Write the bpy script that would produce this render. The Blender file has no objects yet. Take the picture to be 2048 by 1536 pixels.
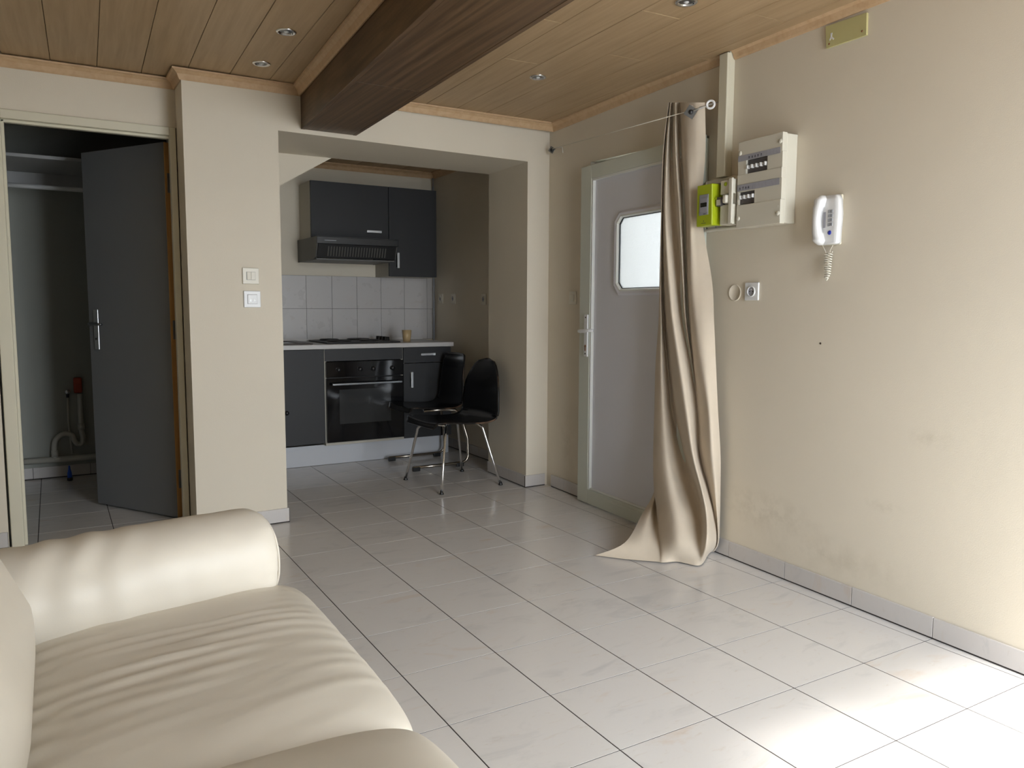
import bpy, bmesh, math, random
from math import sin, cos, pi, radians, sqrt, atan, atan2, degrees
from mathutils import Vector, Matrix

random.seed(7)
S = bpy.context.scene
COL = S.collection

# ------------------------------------------------------------------ camera
CAM = Vector((-0.8917, -1.5190, 1.1482))
YAW, PITCH, ROLL = radians(30.46229), radians(5.63827), radians(0.23989)
cd = bpy.data.cameras.new('camera')
cam = bpy.data.objects.new('camera', cd); COL.objects.link(cam)
fw = Vector((sin(YAW) * cos(PITCH), cos(YAW) * cos(PITCH), -sin(PITCH)))
rt = Vector((cos(YAW), -sin(YAW), 0))
up = rt.cross(fw)
r2 = rt * cos(ROLL) + up * sin(ROLL)
u2 = up * cos(ROLL) - rt * sin(ROLL)
cam.matrix_world = Matrix(((r2.x, u2.x, -fw.x, CAM.x), (r2.y, u2.y, -fw.y, CAM.y), (r2.z, u2.z, -fw.z, CAM.z), (0, 0, 0, 1)))
cd.sensor_fit = 'HORIZONTAL'; cd.sensor_width = 36.0; cd.lens = 36.0 * 1560.76 / 2048.0
cd.clip_start = 0.02; cd.clip_end = 200
S.camera = cam

# ------------------------------------------------------------------ light
S.view_settings.view_transform = 'Standard'
S.view_settings.look = 'None'
S.view_settings.gamma = 1.0
S.view_settings.use_curve_mapping = False
S.view_settings.exposure = 1.82
w = bpy.data.worlds.new('daylight'); S.world = w; w.use_nodes = True
wb = w.node_tree.nodes['Background']
wb.inputs[0].default_value = (0.86, 0.93, 1.0, 1); wb.inputs[1].default_value = 5.0
sd = bpy.data.lights.new('sun', 'SUN'); sun = bpy.data.objects.new('sun', sd); COL.objects.link(sun)
sd.energy = 4.5; sd.angle = radians(9.0); sd.color = (1.0, 0.97, 0.92)
sun.rotation_euler = Vector((-0.14, -1.0, 1.19)).to_track_quat('Z', 'Y').to_euler()
# portal in the french window behind the camera (guides sky light, gives none itself)
WX0, WX1, WY, WZ1 = 0.30, 1.56, -1.98, 2.12
pd = bpy.data.lights.new('window_portal', 'AREA'); po = bpy.data.objects.new('window_portal', pd); COL.objects.link(po)
pd.shape = 'RECTANGLE'; pd.size = WX1 - WX0; pd.size_y = WZ1
po.location = ((WX0 + WX1) / 2, WY - 0.06, WZ1 / 2); po.rotation_euler = (radians(90), 0, 0)
pd.cycles.is_portal = True

# ------------------------------------------------------------------ materials
def new_mat(name):
    m = bpy.data.materials.new(name); m.use_nodes = True
    nt = m.node_tree; b = nt.nodes['Principled BSDF']
    return m, nt, b
def N(nt, t, **kw):
    n = nt.nodes.new(t)
    for k, v in kw.items(): setattr(n, k, v)
    return n
def ramp(nt, stops, src=None):
    r = N(nt, 'ShaderNodeValToRGB'); e = r.color_ramp.elements
    e[0].position, e[0].color = stops[0][0], (*stops[0][1], 1)
    e[1].position, e[1].color = stops[-1][0], (*stops[-1][1], 1)
    for p, c in stops[1:-1]:
        x = e.new(p); x.color = (*c, 1)
    if src is not None: nt.links.new(src, r.inputs[0])
    return r
def noise(nt, scale, detail=3, rough=0.55, vec=None, dist=0.0):
    n = N(nt, 'ShaderNodeTexNoise'); n.inputs['Scale'].default_value = scale
    n.inputs['Detail'].default_value = detail; n.inputs['Roughness'].default_value = rough
    n.inputs['Distortion'].default_value = dist
    if vec is not None: nt.links.new(vec, n.inputs['Vector'])
    return n
def coords(nt, kind='Object', scale=(1, 1, 1), rnd=False, rot=(0, 0, 0)):
    tc = N(nt, 'ShaderNodeTexCoord'); mp = N(nt, 'ShaderNodeMapping')
    mp.inputs['Scale'].default_value = scale; mp.inputs['Rotation'].default_value = rot
    nt.links.new(tc.outputs[kind], mp.inputs['Vector'])
    if rnd:
        oi = N(nt, 'ShaderNodeObjectInfo'); ml = N(nt, 'ShaderNodeVectorMath', operation='SCALE')
        cb = N(nt, 'ShaderNodeCombineXYZ')
        for i, k in enumerate((37.0, 91.0, 53.0)):
            mm = N(nt, 'ShaderNodeMath', operation='MULTIPLY'); mm.inputs[1].default_value = k
            nt.links.new(oi.outputs['Random'], mm.inputs[0]); nt.links.new(mm.outputs[0], cb.inputs[i])
        nt.links.new(cb.outputs[0], mp.inputs['Location'])
    return mp.outputs[0]
def bump(nt, b, h, strength=0.2, dist=0.002):
    bp = N(nt, 'ShaderNodeBump'); bp.inputs['Strength'].default_value = strength; bp.inputs['Distance'].default_value = dist
    nt.links.new(h, bp.inputs['Height']); nt.links.new(bp.outputs[0], b.inputs['Normal'])
def plain(name, col, rough=0.5, metal=0.0, spec=0.5, bscale=None, bstr=0.15, var=0.0, coat=0.0):
    m, nt, b = new_mat(name)
    b.inputs['Base Color'].default_value = (*col, 1); b.inputs['Roughness'].default_value = rough
    b.inputs['Metallic'].default_value = metal; b.inputs['Specular IOR Level'].default_value = spec
    b.inputs['Coat Weight'].default_value = coat
    v = coords(nt)
    n = noise(nt, bscale or 60, 3, vec=v)
    if var:
        n2 = noise(nt, 4.0, 4, vec=v)
        r = ramp(nt, [(0.3, tuple(c * (1 - var) for c in col)), (0.7, tuple(min(1, c * (1 + var)) for c in col))], n2.outputs[0])
        nt.links.new(r.outputs[0], b.inputs['Base Color'])
    if bscale: bump(nt, b, n.outputs[0], bstr, 0.001)
    return m

def wall_paint(name, col, stains=()):
    m, nt, b = new_mat(name)
    v = coords(nt)
    n = noise(nt, 1.1, 4, vec=v)
    r = ramp(nt, [(0.3, tuple(c * 0.965 for c in col)), (0.7, tuple(min(1, c * 1.03) for c in col))], n.outputs[0])
    last = r.outputs[0]
    for (cx, cy, cz, sx, sz, dark, scl) in stains:      # scuffs: centre, half sizes
        mp = N(nt, 'ShaderNodeMapping'); mp.vector_type = 'TEXTURE'
        mp.inputs['Location'].default_value = (cx, cy, cz); mp.inputs['Scale'].default_value = (0.5, sx, sz)
        tc = N(nt, 'ShaderNodeTexCoord'); nt.links.new(tc.outputs['Object'], mp.inputs[0])
        gr = N(nt, 'ShaderNodeTexGradient', gradient_type='SPHERICAL'); nt.links.new(mp.outputs[0], gr.inputs[0])
        nn = noise(nt, scl, 5, 0.65, vec=v)
        rr = ramp(nt, [(0.42, (0, 0, 0)), (0.68, (1, 1, 1))], nn.outputs[0])
        mu = N(nt, 'ShaderNodeMath', operation='MULTIPLY'); nt.links.new(gr.outputs[0], mu.inputs[0]); nt.links.new(rr.outputs[0], mu.inputs[1])
        m2 = N(nt, 'ShaderNodeMath', operation='MULTIPLY'); m2.inputs[1].default_value = dark; nt.links.new(mu.outputs[0], m2.inputs[0])
        mx = N(nt, 'ShaderNodeMix', data_type='RGBA'); nt.links.new(m2.outputs[0], mx.inputs['Factor'])
        nt.links.new(last, mx.inputs['A']); mx.inputs['B'].default_value = (0.36, 0.31, 0.22, 1)
        last = mx.outputs['Result']
    nt.links.new(last, b.inputs['Base Color'])
    b.inputs['Roughness'].default_value = 0.62; b.inputs['Specular IOR Level'].default_value = 0.3
    n2 = noise(nt, 260, 3, 0.6, vec=v)
    bump(nt, b, n2.outputs[0], 0.35, 0.0012)
    return m
def wood(name, c0, c1, c2, grain=(60, 3, 60), rough=0.45, rnd=True, rot=(0, 0, 0), spec=0.35, ring=0.0):
    m, nt, b = new_mat(name)
    v = coords(nt, 'Object', grain, rnd, rot)
    n = noise(nt, 1.0, 6, 0.6, vec=v, dist=0.4)
    r = ramp(nt, [(0.32, c0), (0.5, c1), (0.70, c2)], n.outputs[0])
    last = r.outputs[0]
    if ring:
        v2 = coords(nt, 'Object', tuple(g * 0.18 for g in grain), rnd, rot)
        w2 = N(nt, 'ShaderNodeTexWave', wave_type='BANDS', bands_direction='X'); w2.inputs['Scale'].default_value = 1.2
        w2.inputs['Distortion'].default_value = 9.0; w2.inputs['Detail'].default_value = 3.0; w2.inputs['Detail Scale'].default_value = 0.8
        nt.links.new(v2, w2.inputs[0])
        mx = N(nt, 'ShaderNodeMix', data_type='RGBA', blend_type='MULTIPLY'); mx.inputs['Factor'].default_value = ring
        rr = ramp(nt, [(0.1, (0.45, 0.42, 0.40)), (0.6, (1, 1, 1))], w2.outputs['Fac'])
        nt.links.new(last, mx.inputs['A']); nt.links.new(rr.outputs[0], mx.inputs['B']); last = mx.outputs['Result']
    nt.links.new(last, b.inputs['Base Color'])
    b.inputs['Roughness'].default_value = rough; b.inputs['Specular IOR Level'].default_value = spec
    bump(nt, b, n.outputs[0], 0.06, 0.001)
    return m
def tile_mat(name, base, beige, grey, rough=0.2):
    m, nt, b = new_mat(name)
    v = coords(nt, 'Object', (1.0, 2.6, 1.0), True, (0, 0, 0.5))
    n = noise(nt, 3.2, 6, 0.62, vec=v, dist=0.8)
    r = ramp(nt, [(0.30, grey), (0.44, base), (0.60, base), (0.74, beige)], n.outputs[0])
    v2 = coords(nt, 'Object', (1.0, 4.0, 1.0), True, (0, 0, 0.7))
    n2 = noise(nt, 11.0, 6, 0.7, vec=v2, dist=1.2)
    r2 = ramp(nt, [(0.60, (1, 1, 1)), (0.78, (0.88, 0.81, 0.74))], n2.outputs[0])
    mx = N(nt, 'ShaderNodeMix', data_type='RGBA', blend_type='MULTIPLY'); mx.inputs['Factor'].default_value = 0.9
    nt.links.new(r.outputs[0], mx.inputs['A']); nt.links.new(r2.outputs[0], mx.inputs['B'])
    nt.links.new(mx.outputs['Result'], b.inputs['Base Color'])
    n3 = noise(nt, 9.0, 4, vec=v)
    r3 = ramp(nt, [(0.3, (rough * 0.8,) * 3), (0.7, (rough * 1.35,) * 3)], n3.outputs[0])
    nt.links.new(r3.outputs[0], b.inputs['Roughness'])
    b.inputs['Specular IOR Level'].default_value = 0.5
    n4 = noise(nt, 30.0, 3, vec=v); bump(nt, b, n4.outputs[0], 0.05, 0.001)
    return m
def leather(name, col):
    m, nt, b = new_mat(name)
    v = coords(nt)
    n0 = noise(nt, 3.0, 4, vec=v)
    r = ramp(nt, [(0.3, tuple(c * 0.95 for c in col)), (0.7, tuple(c * 1.03 for c in col))], n0.outputs[0])
    nt.links.new(r.outputs[0], b.inputs['Base Color'])
    b.inputs['Roughness'].default_value = 0.46; b.inputs['Specular IOR Level'].default_value = 0.4
    vo = N(nt, 'ShaderNodeTexVoronoi'); vo.inputs['Scale'].default_value = 420; nt.links.new(v, vo.inputs['Vector'])
    bump(nt, b, vo.outputs['Distance'], 0.08, 0.0006)
    return m
def fabric(name, col):
    m, nt, b = new_mat(name)
    v = coords(nt)
    n0 = noise(nt, 7.0, 4, vec=v)
    r = ramp(nt, [(0.3, tuple(c * 0.94 for c in col)), (0.7, tuple(c * 1.04 for c in col))], n0.outputs[0])
    nt.links.new(r.outputs[0], b.inputs['Base Color'])
    b.inputs['Roughness'].default_value = 0.85; b.inputs['Specular IOR Level'].default_value = 0.15
    b.inputs['Sheen Weight'].default_value = 0.15
    n1 = noise(nt, 900, 2, vec=v); bump(nt, b, n1.outputs[0], 0.25, 0.0006)
    return m
def frosted(name):
    m, nt, b = new_mat(name)
    b.inputs['Base Color'].default_value = (0.36, 0.36, 0.355, 1)
    b.inputs['Transmission Weight'].default_value = 1.0; b.inputs['Roughness'].default_value = 0.55; b.inputs['IOR'].default_value = 1.45
    v = coords(nt); n = noise(nt, 140, 3, vec=v); bump(nt, b, n.outputs[0], 0.5, 0.002)
    return m

M = {}
WALLC = (0.69, 0.625, 0.515)
M['wall'] = wall_paint('beige wall paint', WALLC)
M['wall_r'] = wall_paint('beige wall paint scuffed', WALLC, [(0, 0.80, 0.27, 0.34, 0.10, 0.42, 16), (0, 0.45, 0.17, 0.55, 0.10, 0.30, 9), (0, 2.42, 0.30, 0.15, 0.30, 0.30, 7), (0, 0.05, 0.70, 0.10, 0.05, 0.30, 22), (0, 0.22, 0.42, 0.1, 0.03, 0.25, 25)])
M['closet_wall'] = wall_paint('shade-darkened closet wall', (0.33, 0.335, 0.30))  # closet's low light put into the colour, darker than the room walls
M['ceiling'] = wood('pale oak ceiling board', (0.360, 0.250, 0.140), (0.400, 0.280, 0.160), (0.440, 0.312, 0.182), (45, 2.2, 45), 0.5)
M['crown'] = wood('pale oak moulding', (0.50, 0.33, 0.185), (0.54, 0.37, 0.215), (0.58, 0.40, 0.24), (30, 30, 30), 0.5)
M['beam'] = wood('dark oak beam', (0.080, 0.046, 0.023), (0.122, 0.073, 0.038), (0.170, 0.106, 0.057), (38, 1.3, 38), 0.42, ring=0.45)
M['tile'] = tile_mat('cream marbled floor tile', (0.69, 0.665, 0.645), (0.66, 0.575, 0.505), (0.60, 0.585, 0.575), 0.19)
M['skirt'] = tile_mat('grey marbled skirting tile', (0.56, 0.53, 0.51), (0.55, 0.48, 0.42), (0.48, 0.465, 0.455), 0.35)
M['grout'] = plain('dark grout', (0.040, 0.032, 0.030), 0.9)
M['gap_wood'] = plain('brown shadow gap backing', (0.13, 0.085, 0.045), 0.9)
M['grout_pale'] = plain('grey grout', (0.35, 0.33, 0.31), 0.9)
M['wtile'] = tile_mat('pale grey wall tile', (0.50, 0.48, 0.47), (0.50, 0.46, 0.44), (0.46, 0.45, 0.445), 0.3)
M['leather'] = leather('cream leather', (0.67, 0.62, 0.535))
M['curtain'] = fabric('beige curtain cloth', (0.60, 0.515, 0.41))
M['anthracite'] = plain('anthracite cabinet front', (0.027, 0.027, 0.0285), 0.5, spec=0.35, bscale=300, bstr=0.05)
M['carcass'] = plain('cream cabinet board', (0.46, 0.43, 0.36), 0.5)
M['plinth'] = plain('pale grey plinth board', (0.53, 0.54, 0.57), 0.4, bscale=200, bstr=0.05)
M['worktop'] = plain('pale laminate worktop', (0.56, 0.54, 0.52), 0.35, var=0.05)
M['black_gloss'] = plain('black glossy glass', (0.004, 0.004, 0.005), 0.08)
M['oven_glass'] = plain('oven door glass', (0.035, 0.036, 0.037), 0.10)
M['black'] = plain('black plastic', (0.012, 0.012, 0.013), 0.35)
M['black_matt'] = plain('black enamel', (0.018, 0.016, 0.015), 0.5)
M['hood_side'] = plain('grey brown hood metal', (0.085, 0.083, 0.075), 0.45)
M['shell'] = plain('black lacquered plywood', (0.006, 0.006, 0.007), 0.22)
M['ply'] = wood('worn black plywood edge', (0.008, 0.007, 0.006), (0.012, 0.009, 0.008), (0.30, 0.18, 0.11), (5, 5, 5), 0.35, False)
M['chrome'] = plain('chrome', (0.80, 0.80, 0.80), 0.12, 1.0)
M['chrome_dull'] = plain('tarnished chrome', (0.36, 0.32, 0.27), 0.25, 1.0)
M['steel'] = plain('brushed aluminium', (0.66, 0.67, 0.68), 0.35, 1.0)
M['steel_dark'] = plain('dark reflector metal', (0.22, 0.23, 0.24), 0.3, 1.0)
M['lamp_glass'] = plain('halogen bulb glass', (0.55, 0.56, 0.55), 0.15)
M['white'] = plain('white plastic', (0.74, 0.74, 0.74), 0.3)
M['ivory'] = plain('ivory plastic', (0.70, 0.66, 0.56), 0.35)
M['panelw'] = plain('yellowed white plastic', (0.62, 0.59, 0.50), 0.38)
M['green'] = plain('lime green plastic', (0.38, 0.46, 0.01), 0.4)
M['grey_pl'] = plain('grey plastic', (0.30, 0.31, 0.33), 0.4)
M['label_grey'] = plain('pale grey label strip', (0.34, 0.34, 0.38), 0.5)
M['ink'] = plain('dark ink', (0.03, 0.03, 0.05), 0.5)
M['breaker'] = plain('dark breaker body', (0.10, 0.09, 0.09), 0.5)
M['lcd'] = plain('dark display', (0.008, 0.010, 0.006), 0.2)
M['blue'] = plain('blue plastic', (0.02, 0.035, 0.33), 0.4)
M['blue_pipe'] = plain('bright blue plastic', (0.01, 0.10, 0.60), 0.4)
M['orange'] = plain('orange red plastic', (0.38, 0.045, 0.012), 0.45)
M['pvc_door'] = plain('white grey door panel', (0.68, 0.68, 0.725), 0.45, bscale=400, bstr=0.05)
M['pvc_frame'] = plain('grey green white door frame', (0.60, 0.62, 0.545), 0.4)
M['pvc_bead'] = plain('white door bead', (0.74, 0.75, 0.71), 0.35)
M['grey_door'] = plain('grey painted door', (0.165, 0.167, 0.172), 0.5, bscale=250, bstr=0.06)
M['door_edge'] = wood('raw orange wood edge', (0.50, 0.27, 0.09), (0.56, 0.31, 0.11), (0.60, 0.35, 0.14), (60, 60, 4), 0.6)
M['frame_paint'] = plain('cream painted frame', (0.66, 0.62, 0.49), 0.4, bscale=80, bstr=0.08)
M['pipe'] = plain('white painted pipe', (0.50, 0.48, 0.42), 0.4)
M['shelf'] = plain('white shelf board', (0.42, 0.42, 0.42), 0.5)
M['seal'] = plain('black rubber seal', (0.015, 0.02, 0.02), 0.5)
M['frost'] = frosted('frosted glass')
M['yellow_board'] = plain('greenish yellow board', (0.50, 0.46, 0.22), 0.6, var=0.06)
M['cup'] = plain('amber tinted cup', (0.50, 0.36, 0.19), 0.3)
M['brown'] = plain('dark brown sink resin', (0.05, 0.030, 0.022), 0.35)
M['brass'] = plain('worn brass cylinder', (0.30, 0.14, 0.07), 0.4, 0.8)
M['clear'] = plain('clear acrylic', (0.75, 0.73, 0.68), 0.1); M['clear'].node_tree.nodes['Principled BSDF'].inputs['Transmission Weight'].default_value = 0.8
M['hole'] = plain('dark hole', (0.01, 0.008, 0.006), 0.8)
M['ground'] = plain('grey outdoor paving', (0.30, 0.30, 0.29), 0.9)

# ------------------------------------------------------------------ mesh helpers
class MB:
    def __init__(s): s.bm = bmesh.new()
    def _merge(s, b, mi=0):
        for f in b.faces: f.material_index = mi
        me = bpy.data.meshes.new('tmp'); b.to_mesh(me); b.free(); s.bm.from_mesh(me); bpy.data.meshes.remove(me)
    def box(s, x0, x1, y0, y1, z0, z1, bev=0.0, mi=0, seg=2, mat=None):
        b = bmesh.new(); bmesh.ops.create_cube(b, size=1)
        for v in b.verts: v.co = Vector(((x0 + x1) / 2 + v.co.x * (x1 - x0), (y0 + y1) / 2 + v.co.y * (y1 - y0), (z0 + z1) / 2 + v.co.z * (z1 - z0)))
        if bev: bmesh.ops.bevel(b, geom=b.edges[:], offset=bev, segments=seg, affect='EDGES', profile=0.5)
        if mat is not None: b.transform(mat)
        s._merge(b, mi); return s
    def prism(s, pts, z0, z1, axis='z', bev=0.0, mi=0):
        """pts outline in the plane normal to axis; z: (x,y); y: (x,z); x: (y,z)"""
        b = bmesh.new()
        def P(a, c, h): return Vector((a, c, h)) if axis == 'z' else (Vector((a, h, c)) if axis == 'y' else Vector((h, a, c)))
        lo = [b.verts.new(P(a, c, z0)) for a, c in pts]; hi = [b.verts.new(P(a, c, z1)) for a, c in pts]
        n = len(pts); b.faces.new(lo[::-1]); b.faces.new(hi)
        for i in range(n): b.faces.new((lo[i], lo[(i + 1) % n], hi[(i + 1) % n], hi[i]))
        bmesh.ops.recalc_face_normals(b, faces=b.faces[:])
        if bev: bmesh.ops.bevel(b, geom=b.edges[:], offset=bev, segments=2, affect='EDGES', profile=0.5)
        s._merge(b, mi); return s
    def tube(s, path, r, seg=10, cap=True, mi=0, closed=False):
        b = bmesh.new(); P = [Vector(p) for p in path]; n = len(P); rings = []
        rr = r if isinstance(r, (list, tuple)) else [r] * n
        up = Vector((0, 0, 1)); prev = None
        for i, p in enumerate(P):
            if closed: t = P[(i + 1) % n] - P[i - 1]
            else: t = P[min(i + 1, n - 1)] - P[max(i - 1, 0)]
            t.normalize()
            if prev is None:
                a = t.cross(up if abs(t.z) < 0.95 else Vector((1, 0, 0))).normalized()
            else: a = (prev - t * prev.dot(t)).normalized()
            prev = a; c = t.cross(a)
            rings.append([b.verts.new(p + (a * cos(2 * pi * k / seg) + c * sin(2 * pi * k / seg)) * rr[i]) for k in range(seg)])
        for i in range(n if closed else n - 1):
            A, B = rings[i], rings[(i + 1) % n]
            for k in range(seg): b.faces.new((A[k], A[(k + 1) % seg], B[(k + 1) % seg], B[k]))
        if cap and not closed:
            b.faces.new(rings[0][::-1]); b.faces.new(rings[-1])
        bmesh.ops.recalc_face_normals(b, faces=b.faces[:])
        for f in b.faces: f.smooth = True
        s._merge(b, mi); return s
    def lathe(s, prof, c=(0, 0, 0), seg=28, mi=0, axis='z', capped=False):
        b = bmesh.new(); R = []
        for r, h in prof:
            ring = []
            for k in range(seg):
                a = 2 * pi * k / seg; q = (r * cos(a), r * sin(a), h)
                if axis == 'x': q = (h, r * cos(a), r * sin(a))
                elif axis == 'y': q = (r * cos(a), h, r * sin(a))
                ring.append(b.verts.new(Vector(q) + Vector(c)))
            R.append(ring)
        for A, B in zip(R, R[1:]):
            for k in range(seg): b.faces.new((A[k], A[(k + 1) % seg], B[(k + 1) % seg], B[k]))
        if prof[0][0] > 1e-5 and capped: b.faces.new(R[0][::-1])
        if prof[-1][0] > 1e-5 and capped: b.faces.new(R[-1])
        bmesh.ops.remove_doubles(b, verts=b.verts[:], dist=1e-6)
        bmesh.ops.recalc_face_normals(b, faces=b.faces[:])
        for f in b.faces: f.smooth = True
        s._merge(b, mi); return s
    def grid(s, rows, mi=0, smooth=True, closed=False):
        b = bmesh.new(); V = [[b.verts.new(Vector(p)) for p in r] for r in rows]
        for A, B in zip(V, V[1:]):
            m = len(A)
            for k in range(m if closed else m - 1): b.faces.new((A[k], A[(k + 1) % m], B[(k + 1) % m], B[k]))
        for f in b.faces: f.smooth = smooth
        s._merge(b, mi); return s
    def build(s, name, mats, parent=None, mat=None, smooth=False, loc=None):
        me = bpy.data.meshes.new(name)
        if mat is not None: s.bm.transform(mat)
        s.bm.to_mesh(me); s.bm.free()
        for m in (mats if isinstance(mats, (list, tuple)) else [mats]): me.materials.append(M[m] if isinstance(m, str) else m)
        if smooth:
            for p in me.polygons: p.use_smooth = True
        o = bpy.data.objects.new(name, me); COL.objects.link(o)
        if parent is not None: o.parent = parent
        if loc: o.location = loc
        return o
def tag(o, label=None, cat=None, group=None, kind=None):
    if label: o['label'] = label
    if cat: o['category'] = cat
    if group: o['group'] = group
    if kind: o['kind'] = kind
    return o
def empty(name, label=None, cat=None, loc=(0, 0, 0), rz=0.0, group=None, kind=None):
    o = bpy.data.objects.new(name, None); COL.objects.link(o); o.location = loc; o.rotation_euler = (0, 0, rz)
    o.empty_display_size = 0.05
    return tag(o, label, cat, group, kind)
def struct(o, label=None, cat=None): return tag(o, label, cat, None, 'structure')
def catmull(P, n):
    """resample a list of points (tuples) with n spans per segment"""
    P = [Vector(p) for p in P]; out = []
    for i in range(len(P) - 1):
        a, b, c, d = P[max(i - 1, 0)], P[i], P[i + 1], P[min(i + 2, len(P) - 1)]
        for k in range(n):
            t = k / n
            out.append(0.5 * ((2 * b) + (c - a) * t + (2 * a - 5 * b + 4 * c - d) * t * t + (3 * b - a - 3 * c + d) * t ** 3))
    out.append(P[-1]); return out
# frame of the right-hand wall: u along the wall, off = distance into the room
RA = atan(0.0458)
RO = Vector((1.713, 0, 0)); Rt = Vector((sin(RA), cos(RA), 0)); Rn = Vector((cos(RA), -sin(RA), 0))
def WP(u, off, z): return RO + Rt * u - Rn * off + Vector((0, 0, z))
def wthing(name, label, cat, u, off, z, group=None):
    """empty on the right wall; local x points out into the room (use +x = off), local y = -u direction reversed below"""
    return empty(name, label, cat, WP(u, off, z), -RA, group)
# inside a wthing: local x = -off (towards wall positive), local y = u

# ------------------------------------------------------------------ floor
T = 1 / 3.0
floor = MB().box(-1.75, 2.15, -2.1, 4.75, -0.10, -0.0010).build('floor', 'grout'); struct(floor)
tm = MB().box(-T / 2 + 0.0020, T / 2 - 0.0020, -T / 2 + 0.0017, T / 2 - 0.0017, -0.0009, 0.0)
proto = tm.build('tile', 'tile', floor); tme = proto.data
first = True
for i in range(-5, 6):
    for j in range(-6, 14):
        if first: o = proto; first = False
        else:
            o = bpy.data.objects.new('tile', tme); COL.objects.link(o); o.parent = floor
        o.location = ((i + 0.5) * T, (j + 0.5) * T, 0.0)

# ------------------------------------------------------------------ walls
H = 2.34
def yb(x): return 2.585 + 0.038 * (x + 0.31)           # front face of the back wall
XJL, XJR, ZS, YK = 0.145, 1.672, 2.037, 3.19
mb = MB()
mb.prism([(-0.31, yb(-.31)), (XJL, yb(XJL)), (XJL, YK), (-0.31, YK)], 0, H)                      # pillar left of the opening
mb.prism([(XJL, yb(XJL)), (XJR, yb(XJR)), (XJR + 0.018, YK), (XJL, YK)], ZS, H)                 # lintel over the opening
mb.prism([(XJR, yb(XJR)), (1.85, yb(1.85)), (2.02, YK), (XJR + 0.018, YK)], 0, H)               # pier on the right
mb.build('wall_back', 'wall'); struct(bpy.data.objects['wall_back'])
# recessed wall with the closet door
YC = 2.80
mb = MB()
mb.box(-1.72, -1.115, YC, YC + 0.09, 0, H); mb.box(-1.115, -0.31, YC, YC + 0.09, 2.033, H)
struct(mb.build('wall_closet_front', 'wall'))
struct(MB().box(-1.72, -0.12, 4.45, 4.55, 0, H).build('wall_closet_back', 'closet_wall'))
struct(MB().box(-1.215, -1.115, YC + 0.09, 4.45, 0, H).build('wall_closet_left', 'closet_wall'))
struct(MB().box(-0.12, XJL, YK, 4.62, 0, H).build('wall_partition', 'wall'))
struct(MB().box(XJL, 2.02, 4.50, 4.62, 0, H).build('wall_kitchen_back', 'wall'))
struct(MB().box(1.89, 2.02, YK, 4.50, 0, H).build('wall_kitchen_right', 'wall'))
# stair soffit sloping down into the left of the kitchen
struct(MB().prism([(XJL, 1.76), (0.62, 2.045), (0.872, 2.215), (0.872, 2.262), (XJL, 2.262)], YK, 4.50, axis='y').build('wall_kitchen_soffit', 'wall'))
# left and front walls, out of the picture
struct(MB().box(-1.84, -1.72, -2.1, YC + .09, 0, H).build('wall_left', 'wall'))
mb = MB()
mb.box(-1.84, WX0, WY - 0.12, WY, 0, H); mb.box(WX0, WX1, WY - 0.12, WY, WZ1, H); mb.box(WX1, 2.1, WY - 0.12, WY, 0, H)
struct(mb.build('wall_front', 'wall'))
def window(name, x0, x1, z0, z1, n):
    o = empty(name, kind='structure'); b = MB()
    b.box(x0, x0 + 0.05, WY - 0.1, WY - 0.04, z0, z1, 0.004); b.box(x1 - 0.05, x1, WY - 0.1, WY - 0.04, z0, z1, 0.004)
    b.box(x0, x1, WY - 0.1, WY - 0.04, z1 - 0.05, z1, 0.004); b.box(x0, x1, WY - 0.1, WY - 0.04, z0, z0 + 0.05, 0.004)
    for k in range(1, n): xm = x0 + (x1 - x0) * k / n; b.box(xm - 0.035, xm + 0.035, WY - 0.1, WY - 0.04, z0, z1, 0.004)
    b.build('window_frame', 'pvc_bead', o)
window('window_1', WX0, WX1, 0.0, WZ1, 2)
# right wall in its own frame, with the recess of the entrance door
WR = empty('right_wall_frame'); bpy.data.objects.remove(WR)
RM = Matrix.Translation(RO) @ Matrix.Rotation(-RA, 4, 'Z')       # local x = into the wall, local y = u
DU0, DU1 = 1.215, 2.205
mb = MB()
mb.box(0, 0.16, -2.1, DU0, 0, H); mb.box(0, 0.16, DU1, 2.72, 0, H)
mb.prism([(DU0, 1.940), (DU1, 1.978), (DU1, H), (DU0, H)], 0, 0.16, axis='x')
o = mb.build('wall_right', 'wall_r'); o.matrix_world = RM; struct(o)
struct(MB().box(-6, 9, -9, 9, -0.30, -0.12).build('ground', 'ground'))

struct(MB().box(5.0, 5.3, -6, 9, -0.12, 7.0).build('wall_sky_blocker', 'ground'))  # added outdoors, unseen: keeps bright sky off the door's frosted pane

# ------------------------------------------------------------------ ceiling: boards with open joints
CZ = 2.27
ceil = MB().box(-1.84, 2.02, -2.1, 4.62, CZ + 0.013, CZ + 0.07).build('ceiling', 'gap_wood'); struct(ceil)
SK = atan(0.033)
def board(x27, wdt, y0, y1, z=CZ, parent=ceil, mat='ceiling'):
    """a board whose left edge passes x27 at y=2.7 and runs skewed along y"""
    xa = x27 + wdt / 2
    b = MB(); L = y1 - y0
    b.box(-wdt / 2 + 0.0012, wdt / 2 - 0.0012, -L / 2 + 0.0006, L / 2 - 0.0006, 0, 0.011, 0.0014, seg=1)
    ym = (y0 + y1) / 2
    o = b.build('plank', mat, parent); o.location = (xa + 0.033 * (ym - 2.7), ym, z + random.uniform(0, 0.0006)); o.rotation_euler = (0, 0, -SK)
    return o
def beam_l(y): return 0.264 + 0.064 * (y - 2.6)
def beam_r(y): return 0.561 + 0.031 * (y - 2.6)
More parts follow.
